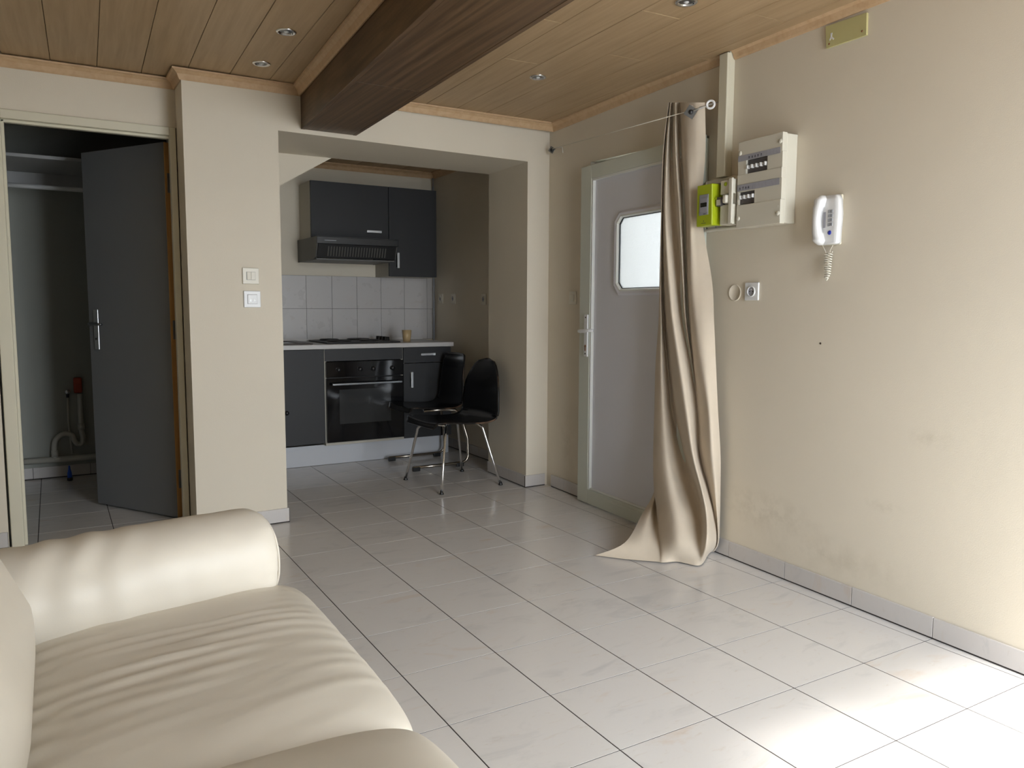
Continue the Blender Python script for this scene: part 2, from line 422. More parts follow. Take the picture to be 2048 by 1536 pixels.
for k in range(-5, 6):
    x = -0.846 + 0.19 * k
    yend = YC if x < -0.36 else 2.60
    jn = {-3: 0.4, -1: 0.9, 1: 0.55, 3: 1.1}.get(k, -0.2 if k % 2 else -0.8)
    board(x, 0.19, jn, yend); board(x, 0.19, -2.1, jn)
for m, jn in zip(range(-2, 5), (0.4, 1.165, 1.66, 0.89, 1.37, 0.7, 1.2)):
    x = 0.962 + 0.19 * m
    board(x, 0.19, jn, 2.66); board(x, 0.19, -2.1, jn)
kc = MB().box(XJL, 2.02, YK, 4.62, 2.262, 2.28).build('ceiling_kitchen', 'gap_wood'); struct(kc)
for m in range(-1, 7): board(0.772 + 0.19 * m, 0.19, YK + 0.005, 4.5, 2.245, kc)

# crown mouldings
def sweep(name, pts, closed=False):
    """pts: plan points at wall line, room on the right-hand side of travel; quarter profile"""
    prof = [(0, 0), (0, -0.046), (0.007, -0.047), (0.012, -0.040), (0.020, -0.022), (0.034, -0.010), (0.042, -0.008), (0.043, 0)]
    P = [Vector((p[0], p[1])) for p in pts]; zz = [p[2] if len(p) > 2 else CZ for p in pts]; rows = []
    for i, p in enumerate(P):
        d0 = (P[i] - P[i - 1]).normalized() if i else None
        d1 = (P[i + 1] - P[i]).normalized() if i < len(P) - 1 else None
        n0 = Vector((d0.y, -d0.x)) if d0 else None; n1 = Vector((d1.y, -d1.x)) if d1 else None
        if n0 is None: m = n1
        elif n1 is None: m = n0
        else: m = (n0 + n1) / (1 + n0.dot(n1))
        rows.append([(p.x + m.x * a, p.y + m.y * a, zz[i] + h) for a, h in prof])
    b = MB(); b.grid(rows, closed=True, smooth=False)
    bmesh.ops.holes_fill(b.bm, edges=[e for e in b.bm.edges if e.is_boundary])
    bmesh.ops.recalc_face_normals(b.bm, faces=b.bm.faces[:])
    o = b.build(name, 'crown'); return struct(o)
yl = 2.585 - 0.001
sweep('trim_1', [(-1.72, YC, 2.264), (-0.311, YC, 2.264), (-0.311, yb(-.31), 2.262), (beam_l(yl) - 0.001, yb(.26), 2.268), (beam_l(-1.98) - 0.001, -1.98, 2.268)])
WPx = lambda u, off=0: (WP(u, off, 0).x, WP(u, off, 0).y)
e1 = WPx(2.622)
sweep('trim_2', [(beam_r(2.6) + 0.001, yb(.56), 2.268), (*e1, 2.270), (*WPx(1.114), 2.283)])
sweep('trim_3', [(*WPx(1.058), 2.283), (*WPx(-1.97), 2.283)])
sweep('trim_4', [(0.875, 4.499, 2.245), (1.889, 4.499, 2.245), (1.889, YK + .002, 2.245)])

# dark wood beam
bmz = empty('ceiling_beam', 'dark brown wood-grain beam crossing the pale board ceiling', 'beam', kind='structure')
def bq(y0, y1, z0, z1, kind):
    if kind == 'bottom': return [(beam_l(y0), y0), (beam_r(y0), y0), (beam_r(y1), y1), (beam_l(y1), y1)]
def beam_piece(name, pts, z0, z1, bev=0.0015):
    o = MB().prism(pts, z0, z1, bev=bev).build(name, 'beam', bmz); return o
BZ = 2.058
def strip(y0, y1, ins0, ins1, z0, z1, name, side=None):
    if side == 'l': pts = [(beam_l(y0), y0), (beam_l(y0) + 0.02, y0), (beam_l(y1) + 0.02, y1), (beam_l(y1), y1)]
    elif side == 'r': pts = [(beam_r(y0) - 0.02, y0), (beam_r(y0), y0), (beam_r(y1), y1), (beam_r(y1) - 0.02, y1)]
    else: pts = [(beam_l(y0) + ins0, y0), (beam_r(y0) - ins0, y0), (beam_r(y1) - ins0, y1), (beam_l(y1) + ins0, y1)]
    return beam_piece(name, pts, z0, z1)
yE = yb(0.4)
for y0, y1 in ((-1.98, -0.2), (-0.2, 1.64), (1.641, yE - 0.003)):
    strip(y0 + 0.0005, y1, 0.0208, 0, BZ + 0.001, BZ + 0.013, 'bottom_board')
for sd_ in 'lr':
    for y0, y1 in ((-1.98, 0.6), (0.601, yE - 0.003)): strip(y0, y1, 0, 0, BZ, CZ - 0.0005, 'side_board', sd_)
MB().prism([(beam_l(-1.98) + .022, -1.98), (beam_r(-1.98) - .022, -1.98), (beam_r(2.57) - .022, 2.58), (beam_l(2.57) + .022, 2.58)], BZ + 0.014, CZ - 0.002).build('core', 'grout', bmz)

# ------------------------------------------------------------------ skirting tiles
def skirting(name, run, h=0.078, th=0.009, start=0.0, L=T, end_caps=True, side=1, z0=0.0065):
    """run: (p0,p1) plan points on the wall face; tiles stand on the room side (left of travel if side=1)"""
    p0, p1 = Vector(run[0]), Vector(run[1]); d = (p1 - p0); tot = d.length; d.normalize()
    n = Vector((-d.y, d.x)) * side
    root = MB().prism([tuple(p0), tuple(p1), tuple(p1 + n * (th - 0.004)), tuple(p0 + n * (th - 0.004))], 0.0005, h - 0.002).build(name, 'grout')
    struct(root)
    s = start - L
    while s < tot:
        a, b_ = max(s, 0), min(s + L, tot); s += L
        if b_ - a < 0.012: continue
        q0, q1 = p0 + d * (a + 0.0012), p0 + d * (b_ - 0.0012)
        o = MB().prism([tuple(q0), tuple(q1), tuple(q1 + n * th), tuple(q0 + n * th)], z0, h + random.uniform(-.0007, .0007), bev=0.001).build('tile', 'skirt', root)
    return root
def WV(u, off=0.0005): p = WP(u, off, 0); return (p.x, p.y)
skirting('baseboard_right', (WV(-1.97), WV(1.20)), start=0.30 + 0.0, side=1)
skirting('baseboard_door', (WV(2.25), WV(2.605)), start=0.20, side=1)
skirting('baseboard_pier', ((XJR - 0.01, yb(XJR) - 0.0005), (1.815, yb(1.81) - 0.0005)), side=-1)
skirting('baseboard_jamb', ((XJR - 0.0005, yb(XJR)), (XJR + 0.0175, YK)), start=0.12, side=1)
skirting('baseboard_kitchen', ((1.8895, YK + .01), (1.8895, 4.49)), start=0.28, side=1)
skirting('baseboard_pillar', ((-0.31, yb(-.31) - .0005), (XJL + 0.010, yb(XJL) - .0005)), start=0.13, side=-1)
skirting('baseboard_closet', ((-1.115, 4.4495), (-0.12, 4.4495)), start=0.07, side=-1)
skirting('baseboard_left', ((-1.72, YC - .0005), (-1.118, YC - .0005)), start=0.2, side=-1)

# ------------------------------------------------------------------ closet doorway: frame and leaf
d1 = empty('door_1', 'grey interior door standing half open into the dark closet', 'door', kind='structure')
mb = MB()
fx0, fx1, fz = -1.105, -0.315, 2.033     # outer frame
ox0, ox1, oz = -1.052, -0.345, 1.992     # opening
y0, y1 = YC - 0.012, YC + 0.10
mb.box(fx0, ox0, y0, y1, 0, fz, 0.004); mb.box(ox1, fx1, y0, YC + 0.040, 0, fz, 0.003); mb.box(ox1 + 0.020, fx1, YC + 0.0405, y1, 0, fz); mb.box(ox0 - .001, ox1 + .001, y0, y1, oz, fz, 0.004)
mb.box(ox0 - .001, ox0 + 0.012, y0 + 0.03, y0 + 0.06, 0, oz, 0.002); mb.box(ox0, ox1, y0 + 0.03, y0 + 0.06, oz - 0.012, oz + .001, 0.002)
mb.build('door_frame', 'frame_paint', d1)
# leaf hinged at the right, swung inwards
hx, hy = -0.352, 2.905
ang = atan2(3.47 - 2.933, -0.695 + 0.356)      # direction of the leaf in plan
LW = 0.665
LM = Matrix.Translation((hx - 0.004, hy + 0.030, 0)) @ Matrix.Rotation(ang, 4, 'Z')   # local x along the leaf, local y to its far side is -y
leaf = MB().box(0.0015, LW, -0.038, 0.0, 0.012, 1.985, 0.0015).build('door_leaf', 'grey_door', d1, LM)
MB().box(-0.0005, 0.0013, -0.037, -0.001, 0.012, 1.985).build('edge_strip', 'door_edge', leaf)
for z in (0.22, 1.02, 1.78):
    b = MB(); b.box(-0.003, -0.0006, -0.036, -0.014, z - 0.05, z + 0.05, 0.0005); b.tube([(-0.004, -0.040, z - 0.05), (-0.004, -0.040, z + 0.05)], 0.006)
    b.build('hinge', 'steel_dark', leaf)
for o in leaf.children: o.data.transform(LM)
# handle set on the visible face
b = MB(); hm = LM
b.box(LW - 0.085, LW - 0.045, 0.0005, 0.006, 0.90, 1.125, 0.003)
pl = b.build('handle_plate', 'steel', leaf, hm)
b = MB(); b.tube([(LW - 0.065, 0.004, 1.045), (LW - 0.065, 0.048, 1.045)], 0.008)
b.tube([(LW - 0.065, 0.046, 1.045), (LW - 0.09, 0.052, 1.045), (LW - 0.175, 0.050, 1.043)], [0.009, 0.009, 0.007])
b.build('handle_lever', 'steel_dark', leaf, hm)
b = MB(); b.lathe([(0.0, 0.009), (0.006, 0.009), (0.006, 0.004)], (0, 0, 0), 12, axis='y'); b.build('keyhole', 'hole', leaf, hm @ Matrix.Translation((LW - 0.065, 0, 0.96)))

# closet contents
sh = empty('wardrobe_shelf', 'white shelf board with a lower back batten high in the closet', 'shelf', (-0.9, 4.1, 1.99))
MB().box(-0.213, 0.778, -0.26, 0.348, 0.0, 0.020, 0.002).build('board', 'shelf', sh)
MB().box(-0.213, 0.778, 0.320, 0.348, -0.10, -0.001, 0.002).build('batten', 'shelf', sh)
rl = empty('hanging_rail', 'bright metal hanging rail under the closet shelf', 'rail', (-0.9, 4.10, 1.86))
b = MB(); b.tube([(-0.213, 0, 0), (0.778, 0, 0)], 0.014, 14); b.build('tube', 'white', rl)
for x in (-0.2135, 0.7745):
    b = MB(); b.lathe([(0.0, 0), (0.024, 0), (0.022, 0.005), (0.013, 0.006)], (0, 0, 0), 18, axis='x'); b.build('end_bracket', 'steel', rl, Matrix.Translation((x, 0, 0)) if x < 0 else Matrix.Translation((x + .0035, 0, 0)) @ Matrix.Rotation(pi, 4, 'Z'))
dr = empty('drain_pipe', 'white plastic drain with a curved trap on the closet back wall', 'pipe', (-0.8, 4.40, 0))
b = MB(); b.tube([(-0.30, 0.005, 0.131), (0.66, 0.005, 0.125)], 0.020, 14); b.build('waste_pipe', 'pipe', dr)
tp = [(-0.115, 0.005, 0.13), (-0.118, 0.005, 0.20), (-0.105, 0.005, 0.262), (-0.06, 0.005, 0.297), (-0.012, 0.005, 0.285), (0.000, 0.005, 0.25), (0.018, 0.005, 0.222), (0.045, 0.005, 0.228), (0.052, 0.005, 0.27), (0.045, 0.005, 0.33), (0.045, 0.005, 0.56)]
b = MB(); b.tube(catmull(tp, 5), 0.0165, 12); b.build('trap', 'pipe', dr)
for (x, z) in ((-0.116, 0.17), (0.045, 0.34)):
    b = MB(); b.tube([(x, 0.005, z - .02), (x, 0.005, z + .02)], 0.021, 14); b.build('collar', 'pipe', dr)
ob = empty('washer_outlet_box', 'orange red outlet cover beside a chrome tap on closet wall', 'outlet', (-0.763, 4.449, 0.615))
MB().box(-0.025, 0.025, -0.035, -0.0006, -0.052, 0.052, 0.008).build('cover', 'orange', ob)
MB().box(-0.016, 0.016, -0.040, -0.0352, -0.030, 0.010, 0.003).build('flap', 'orange', ob)
tp_ = empty('washer_tap', 'small chrome washing machine tap with supply pipe on closet wall', 'tap', (-0.825, 4.42, 0.577))
b = MB(); b.tube([(0, 0.029, 0), (0, -0.02, 0)], 0.011, 12); b.tube([(0, 0.0, 0), (0, 0.0, -0.04)], 0.009, 12); b.build('valve', 'black', tp_)
b = MB(); b.lathe([(0, -0.036), (0.013, -0.034), (0.017, -0.024), (0.015, -0.016), (0, -0.014)], (0, 0, 0), 16, axis='y'); b.build('knob', 'chrome', tp_)
b = MB(); b.tube([(0, 0.008, -0.04), (-0.004, 0.010, -0.2), (0.004, 0.010, -0.33), (0.01, 0.006, -0.42)], 0.006, 8); b.build('supply_pipe', 'pipe', tp_)
bn = empty('floor_nozzle', 'small blue plastic nozzle standing below the closet drain pipe', 'nozzle', (-0.838, 4.30, 0.001))
b = MB(); b.lathe([(0, 0), (0.015, 0), (0.013, 0.05), (0.007, 0.075), (0.005, 0.098), (0, 0.1)], (0, 0, 0), 14); b.build('tip', 'blue_pipe', bn)
b = MB(); b.lathe([(0.0152, 0.0), (0.0175, 0.002), (0.0175, 0.018), (0.0150, 0.020)], (0, 0, 0), 14); b.build('base_ring', 'black', bn)

# ------------------------------------------------------------------ entrance door (right wall frame)
d2 = empty('door_2', 'pale grey entrance door with a frosted octagonal window', 'door', kind='structure'); d2.matrix_world = RM
def wb_(b, u0, u1, o0, o1, z0, z1, bev=0.0, mi=0): return b.box(-o1, -o0, u0, u1, z0, z1, bev, mi)
U0, U1, Z0, Z1 = 1.215, 2.222, 0.006, 1.944
b = MB(); wb_(b, DU0 + .001, U0 + 0.05, -0.12, 0.012, 0, 1.93, .003); wb_(b, U1 - 0.075, DU1 - .001, -0.12, 0.012, 0, 1.93, .003); wb_(b, DU0 + .001, DU1 - .001, -0.12, -0.02, 1.88, 1.936, .003)
b.prism([(DU0 + .002, 1.93), (DU1 - .002, 1.93), (DU1 - .002, 1.977), (DU0 + .002, 1.940)], 0.07, 0.12, axis='x')
b.build('door_frame', 'pvc_frame', d2)
b = MB(); sw = 0.108
wb_(b, U0, U0 + sw, 0.0125, 0.052, Z0, Z1, .004); wb_(b, U1 - sw, U1, 0.0125, 0.052, Z0, Z1, .004)
wb_(b, U0 + sw - .001, U1 - sw + .001, 0.0125, 0.0518, Z1 - 0.075, Z1, .003); wb_(b, U0 + sw - .001, U1 - sw + .001, 0.0125, 0.0518, Z0, Z0 + 0.085, .003)
lf = b.build('door_leaf', 'pvc_frame', d2)
b = MB(); iu0, iu1, iz0, iz1 = U0 + sw, U1 - sw, Z0 + .085, Z1 - .075
wb_(b, iu0, iu0 + .014, 0.030, 0.050, iz0, iz1, .003); wb_(b, iu1 - .014, iu1, 0.030, 0.050, iz0, iz1, .003)
wb_(b, iu0, iu1, 0.030, 0.050, iz1 - .014, iz1, .003); wb_(b, iu0, iu1, 0.030, 0.046, iz0, iz0 + .010, .003)
b.build('bead', 'pvc_bead', lf)
# panel with an octagonal hole
OU0, OU1, OZ0, OZ1, CH = 1.440, 1.905, 1.213, 1.662, 0.045
def octo(g, ch): return [(OU0 + g + ch, OZ0 + g), (OU1 - g - ch, OZ0 + g), (OU1 - g, OZ0 + g + ch), (OU1 - g, OZ1 - g - ch), (OU1 - g - ch, OZ1 - g), (OU0 + g + ch, OZ1 - g), (OU0 + g, OZ1 - g - ch), (OU0 + g, OZ0 + g + ch)]
b = MB(); bm = b.bm
outer = [(iu0 + .004, iz0 + .004), (iu1 - .004, iz0 + .004), (iu1 - .004, iz1 - .004), (iu0 + .004, iz1 - .004)]; inn = octo(0.03, CH * .8)
for off in (0.032, 0.016):
    V = [bm.verts.new((-off, u, z)) for u, z in outer]; Wv = [bm.verts.new((-off, u, z)) for u, z in inn]
    for f in ((V[0], V[1], Wv[1], Wv[0]), (V[1], Wv[2], Wv[1]), (V[1], V[2], Wv[3], Wv[2]), (V[2], Wv[4], Wv[3]), (V[2], V[3], Wv[5], Wv[4]), (V[3], Wv[6], Wv[5]), (V[3], V[0], Wv[7], Wv[6]), (V[0], Wv[0], Wv[7])): bm.faces.new(f)
b.build('panel', 'pvc_door', lf)
def ring(g0, c0, o0, g1, c1, o1, mat, name, o_back):
    b = MB(); A, B = octo(g0, c0), octo(g1, c1); mid = octo((g0 + g1) / 2, (c0 + c1) / 2)
    rows = [[(-o_back, u, z) for u, z in A], [(-o0, u, z) for u, z in A], [(-max(o0, o1) - 0.002, u, z) for u, z in mid], [(-o1, u, z) for u, z in B], [(-o_back, u, z) for u, z in B]]
    b.grid(rows, closed=True, smooth=False); bmesh.ops.recalc_face_normals(b.bm, faces=b.bm.faces[:]); return b.build(name, mat, lf)
ring(0.0, CH, 0.036, 0.022, CH * .85, 0.042, 'pvc_door', 'window_moulding', 0.030)
ring(0.022, CH * .85, 0.042, 0.036, CH * .7, 0.034, 'pvc_bead', 'window_bead', 0.028)
ring(0.036, CH * .7, 0.030, 0.040, CH * .66, 0.028, 'seal', 'window_seal', 0.020)
b = MB(); b.prism(octo(0.034, CH * .6), -0.028, -0.022, axis='x'); b.build('pane', 'frost', lf)
b = MB(); wb_(b, 1.50, 1.90, 0.0522, 0.058, 0.062, 0.076, .002); b.build('weather_strip', 'pvc_frame', lf)
# lever handle
hp = empty('handle_set'); hp.parent = lf
b = MB(); wb_(b, 2.122, 2.158, 0.052, 0.062, 0.865, 1.108, .004); b.build('handle_plate', 'white', lf)
bpy.data.objects.remove(hp)
b = MB(); b.tube([(-0.061, 2.14, 1.012), (-0.100, 2.14, 1.012)], 0.010, 12); b.tube([(-0.098, 2.152, 1.012), (-0.102, 2.135, 1.012), (-0.098, 2.06, 1.018), (-0.088, 2.025, 1.020)], [0.010, 0.011, 0.009, 0.008], 12); b.build('handle_lever', 'white', lf)
b = MB(); b.lathe([(0, -0.064), (0.008, -0.064), (0.008, -0.061)], (0, 2.140, 0.925), 14, axis='x'); wb_(b, 2.136, 2.144, 0.0615, 0.064, 0.898, 0.925); b.build('lock_cylinder', 'brass', lf)
for z in (0.882, 1.090):
    b = MB(); b.lathe([(0, -0.0635), (0.0045, -0.0635), (0.0045, -0.061)], (0, 2.14, z), 10, axis='x'); b.build('screw', 'hole', lf)
b = MB(); wb_(b, DU0, DU1, -0.16, 0.012, 0.0, 0.006); b.build('threshold', 'pvc_frame', d2)

# ------------------------------------------------------------------ kitchen
CF = 3.930          # front plane of the base unit doors
WT0, WT1 = 0.845, 0.878
def handle_bar(parent, x, y, z, horiz=True, L=0.118):
    b = MB(); h = L / 2
    if horiz:
        b.box(x - h, x + h, y - 0.026, y - 0.018, z - 0.009, z + 0.009, 0.0015); b.box(x - h, x - h + .008, y - .02, y - .0002, z - .008, z + .008); b.box(x + h - .008, x + h, y - .02, y - .0002, z - .008, z + .008)
    else:
        b.box(x - .009, x + .009, y - 0.026, y - 0.018, z - h, z + h, 0.0015); b.box(x - .008, x + .008, y - .02, y - .0002, z - h, z - h + .008); b.box(x - .008, x + .008, y - .02, y - .0002, z + h - .008, z + h)
    return b.build('handle', 'steel', parent)
def carcass(root, x0, x1, y0, y1, z0, z1, top=True, shift=(0, 0, 0)):
    b = MB(); t = 0.016
    b.box(x0, x0 + t, y0, y1, z0, z1); b.box(x1 - t, x1, y0, y1, z0, z1); b.box(x0 + t, x1 - t, y0, y1, z0, z0 + t); b.box(x0 + t, x1 - t, y1 - .006, y1, z0 + t, z1)
    if top: b.box(x0 + t, x1 - t, y0, y1 - .006, z1 - t, z1)
    return b.build('body', 'carcass', root)
# sink base unit
r = empty('sink_cabinet', 'charcoal base cabinet left of the oven, under the sink', 'cabinet')
carcass(r, 0.150, 0.762, CF + .02, 4.48, 0.165, WT0 - .001, False)
d = MB().box(0.153, 0.457, CF, CF + .018, 0.168, WT0 - .004, .0012).build('door', 'anthracite', r); handle_bar(d, 0.30, CF, 0.78)
d = MB().box(0.461, 0.761, CF, CF + .018, 0.168, WT0 - .004, .0012).build('door', 'anthracite', r)
b = MB(); b.lathe([(0, -0.026), (0.012, -0.024), (0.016, -0.014), (0.008, -0.008), (0.007, 0)], (0.489, CF - .0002, 0.405), 18, axis='y'); b.build('knob', 'black', d)
# oven housing + oven
r = empty('oven_cabinet', 'cream housing around the built-in oven with a charcoal top panel', 'cabinet')
carcass(r, 0.764, 1.364, CF + .004, 4.48, 0.150, WT0 - .001, False)
MB().box(0.767, 1.361, CF, CF + .003, 0.757, WT0 - .004).build('top_panel', 'anthracite', r)
MB().box(0.764, 1.364, CF - .006, CF + .0035, 0.150, 0.168, .001).build('bottom_rail', 'carcass', r)
ov = empty('oven', 'black built-in electric oven with glass door and steel handle', 'oven')
x0, x1 = 0.785, 1.345
MB().box(x0, x1, CF + .004, 4.42, 0.175, 0.750).build('body', 'black', ov)
pnl = MB().box(0.771, 1.358, CF - .020, CF + .0035, 0.640, 0.753, .002).build('control_panel', 'black_gloss', ov)
dor = MB().box(0.771, 1.358, CF - .024, CF + .0035, 0.172, 0.635, .003).build('door', 'black_gloss', ov)
MB().box(0.862, 1.255, CF - .0255, CF - .0243, 0.302, 0.552, .0005).build('window', 'oven_glass', dor)
b = MB(); b.tube([(0.815, CF - .026, 0.594), (0.815, CF - .060, 0.594)], 0.006, 10); b.tube([(1.315, CF - .026, 0.594), (1.315, CF - .060, 0.594)], 0.006, 10)
b.box(0.800, 1.330, CF - .068, CF - .056, 0.586, 0.602, .003); b.build('handle', 'steel_dark', dor)
for x in (0.86, 1.02, 1.12, 1.27):
    b = MB(); b.lathe([(0, -.020), (0.014, -.019), (0.017, -.003), (0.017, 0)], (x, CF - .0203, 0.695), 18, axis='y'); b.build('knob', 'black', pnl)
# drawer unit
r = empty('drawer_cabinet', 'charcoal base cabinet with one drawer, right of the oven', 'cabinet')
carcass(r, 1.366, 1.766, CF + .02, 4.48, 0.150, WT0 - .001, False)
d = MB().box(1.369, 1.763, CF, CF + .018, 0.725, WT0 - .004, .0012).build('drawer', 'anthracite', r); handle_bar(d, 1.562, CF, 0.788)
d = MB().box(1.369, 1.763, CF, CF + .018, 0.153, 0.721, .0012).build('door', 'anthracite', r); handle_bar(d, 1.428, CF, 0.598, False)
# plinth
pk = MB().box(0.150, 1.764, 3.985, 4.003, 0.002, 0.149, .001).build('plinth', 'plinth'); tag(pk, 'pale grey plinth board under the kitchen base cabinets', 'plinth')
# worktop
wt = empty('worktop', 'pale laminate kitchen worktop with a darker back strip', 'worktop')
b = MB(); b.box(0.148, 1.772, CF - .032, 4.496, WT0, WT1, .004); b.build('slab', 'worktop', wt)
MB().box(0.148, 1.772, 4.484, 4.4885, WT1 + .0002, WT1 + .018, .0015).build('back_strip', 'worktop', wt)
# sink
sk = empty('sink', 'dark brown inset sink at the hidden left end of worktop', 'sink')
b = MB(); z0 = WT1 + .0003
b.box(0.22, 0.70, 3.975, 4.01, z0, z0 + .009, .003); b.box(0.22, 0.70, 4.38, 4.42, z0, z0 + .009, .003); b.box(0.22, 0.26, 4.01, 4.38, z0, z0 + .009, .003); b.box(0.62, 0.70, 4.01, 4.38, z0, z0 + .009, .003)
b.build('rim', 'brown', sk); MB().box(0.26, 0.62, 4.01, 4.38, z0, z0 + .002).build('basin', 'steel', sk)
# hob
hb = empty('hob', 'black four-plate electric hob with raised control knobs', 'hob')
z0 = WT1 + .0003
MB().box(0.800, 1.365, 3.975, 4.440, z0, z0 + .012, .004).build('base', 'black_matt', hb)
for x, y, rr in ((0.925, 4.09, .088), (0.925, 4.32, .072), (1.155, 4.09, .072), (1.155, 4.32, .088)):
    b = MB(); b.lathe([(0, .0245), (rr * .25, .0245), (rr * .28, .023), (rr * .9, .023), (rr, .020), (rr, .0125)], (x, y, z0), 32); b.build('hot_plate', 'black_matt', hb)
for k in range(4):
    b = MB(); b.lathe([(0, .040), (0.016, .039), (0.018, .018), (0.020, .0125)], (1.315, 4.12 + .065 * k, z0), 18); b.build('knob', 'black', hb)
# cup
cp = MB(); cp.lathe([(0.0, 0.003), (0.026, 0.003), (0.036, 0.090), (0.0375, 0.090), (0.028, 0.0), (0, 0)], (0, 0, 0), 28)
o = cp.build('cup', 'cup', loc=(1.455, 4.07, WT1 + .0005)); tag(o, 'amber plastic cup standing on the worktop right of the hob', 'cup')
# wall cabinets
def wall_cab(name, label, x0, x1, z0, z1, hx_, hz_, horiz):
    r = empty(name, label, 'cabinet'); carcass(r, x0, x1, 4.218, 4.497, z0, z1)
    d = MB().box(x0 + .001, x1 - .001, 4.198, 4.217, z0 - .0, z1, .0012).build('door', 'anthracite', r); handle_bar(d, hx_, 4.198, hz_, horiz)
    return r
wall_cab('wall_cabinet', 'wide charcoal wall cabinet above the extractor hood', 0.767, 1.367, 1.648, 2.057, 1.243, 1.711, True)
wall_cab('wall_cabinet', 'tall narrow charcoal wall cabinet right of the extractor hood', 1.369, 1.771, 1.380, 2.057, 1.436, 1.502, False)
# extractor hood
ho = empty('extractor_hood', 'black and grey extractor hood below the wide wall cabinet', 'hood')
b = MB(); b.prism([(4.494, 1.478), (4.09, 1.486), (4.040, 1.496), (3.998, 1.592), (4.010, 1.640), (4.494, 1.646)], 0.747, 0.757, axis='x', bev=.001)
b.prism([(4.494, 1.478), (4.09, 1.486), (4.040, 1.496), (3.998, 1.592), (4.010, 1.640), (4.494, 1.646)], 1.347, 1.357, axis='x', bev=.001)
b.box(0.757, 1.347, 4.02, 4.494, 1.634, 1.646); b.box(0.757, 1.347, 4.045, 4.494, 1.480, 1.490); b.build('housing', 'hood_side', ho)
fv = MB(); fv.prism([(3.990, 1.590), (3.984, 1.640), (4.02, 1.640), (4.02, 1.590)], 0.745, 1.362, axis='x', bev=.003); fv = fv.build('visor', 'black', ho)
MB().box(0.80, 0.885, 3.984, 3.9862, 1.6115, 1.6165).build('print_bar', 'grey_pl', fv)
b = MB(); b.prism([(3.994, 1.589), (4.030, 1.494), (4.040, 1.494), (4.004, 1.589)], 0.758, 1.346, axis='x'); lp = b.build('lower_panel', 'black', ho)
for k in range(22):
    x = 0.83 + k * 0.0205
    b = MB(); b.prism([(4.002, 1.574), (4.028, 1.506), (4.024, 1.506), (3.998, 1.574)], x, x + .008, axis='x'); b.build('vent_bar', 'hood_side', lp)
# wall tiles
bs = MB().box(0.146, 1.888, 4.4935, 4.4995, WT1 + .001, 1.382).build('backsplash', 'grout'); struct(bs)
for k in range(-2, 9):
    xa, xb = 0.803 + 0.2025 * (k - 1), 0.803 + 0.2025 * k; xa, xb = max(xa, 0.147), min(xb, 1.887)
    if xb - xa < .03: continue
    for za, zb in ((WT1 + .002, 1.129), (1.129, 1.382)):
        MB().box(xa + .001, xb - .001, 4.4885, 4.4936, za + .001, zb - .001, .0008).build('tile', 'wtile', bs)
pp = MB(); pp.tube([(1.868, 4.470, 2.20), (1.868, 4.470, 0.02)], 0.008, 12); o = pp.build('wall_pipe', 'grey_pl'); tag(o, 'thin grey vertical pipe in the far right kitchen corner', 'pipe')

def plate(name, label, cat, M4, wd=0.082, ht=0.082, kind='socket', group=None, mat='white'):
    """wall plate; local x along the wall, local y out of the wall towards the room (-y)"""
    r = empty(name, label, cat, group=group); r.matrix_world = M4
    b = MB(); b.box(-wd / 2, wd / 2, -0.009, -0.0004, -ht / 2, ht / 2, .003); b.build('frame', mat, r)
    if kind == 'socket':
        b = MB(); b.lathe([(0.019, -.0092), (0.0195, -.0135), (0.0225, -.0135), (0.0235, -.0088)], (0, 0, 0), 26, axis='y'); b.lathe([(0, -.0096), (.0192, -.0094)], (0, 0, 0), 26, axis='y', mi=1); b.build('well', [mat, 'label_grey'], r)  # flat grey disc carries the shade inside the socket well
        for x in (-.0095, .0095):
            b = MB(); b.lathe([(0, -.0102), (.0028, -.0102), (.0028, -.0092)], (x, 0, 0), 8, axis='y'); b.build('pin_hole', 'hole', r)
        b = MB(); b.lathe([(0, -.013), (.0024, -.012), (.0024, -.006)], (0, 0, .008), 8, axis='y'); b.build('earth_pin', 'steel', r)
    elif kind == 'switch':
        MB().box(-.021, .021, -0.0125, -0.0092, -.021, .021, .0015).build('rocker', mat, r)
    elif kind == 'double':
        MB().box(-.0225, .0225, -0.0100, -0.0091, -.0205, .0205, .0004).build('bezel', 'grey_pl', r)
        MB().box(-.0215, -.0005, -0.0135, -0.0101, -.0195, .0195, .0015, mat=Matrix.Rotation(.06, 4, 'Z')).build('rocker', mat, r)
        MB().box(.0008, .0215, -0.0130, -0.0101, -.0195, .0195, .0015).build('rocker', mat, r)
    elif kind == 'thermo':
        MB().box(-.0245, .0245, -0.0100, -0.0091, -.0245, .0245, .0004).build('bezel', 'grey_pl', r)
        MB().box(-.0235, .0235, -0.0140, -0.0101, -.0235, .0235, .002).build('rocker', mat, r)
        for x in (-.010, .010):
            MB().box(x - .0035, x + .0035, -0.0152, -0.0142, -.014, .002, .0004).build('indicator', 'clear', r)
    return r
MB_back = lambda x, z: Matrix.Translation((x, yb(x), z)) @ Matrix.Rotation(math.atan(.038), 4, 'Z')
plate('light_switch', 'cream double rocker switch, upper one of two on the pillar', 'switch', MB_back(-.013, 1.299), kind='double', mat='ivory')
plate('light_switch', 'glossy white square switch, lower one of two on the pillar', 'switch', MB_back(-.009, 1.182), .084, .084, kind='thermo')
MKR = lambda y, z: Matrix.Translation((1.89, y, z)) @ Matrix.Rotation(-pi / 2, 4, 'Z')
plate('wall_socket', 'kitchen wall socket nearest the corner pipe', 'socket', MKR(4.37, 1.213), mat='ivory')
plate('wall_socket', 'kitchen wall socket between the two other kitchen sockets', 'socket', MKR(4.135, 1.212), mat='ivory')
plate('wall_socket', 'kitchen wall socket beside the edge of the opening', 'socket', MKR(3.62, 1.205), .07, mat='ivory')
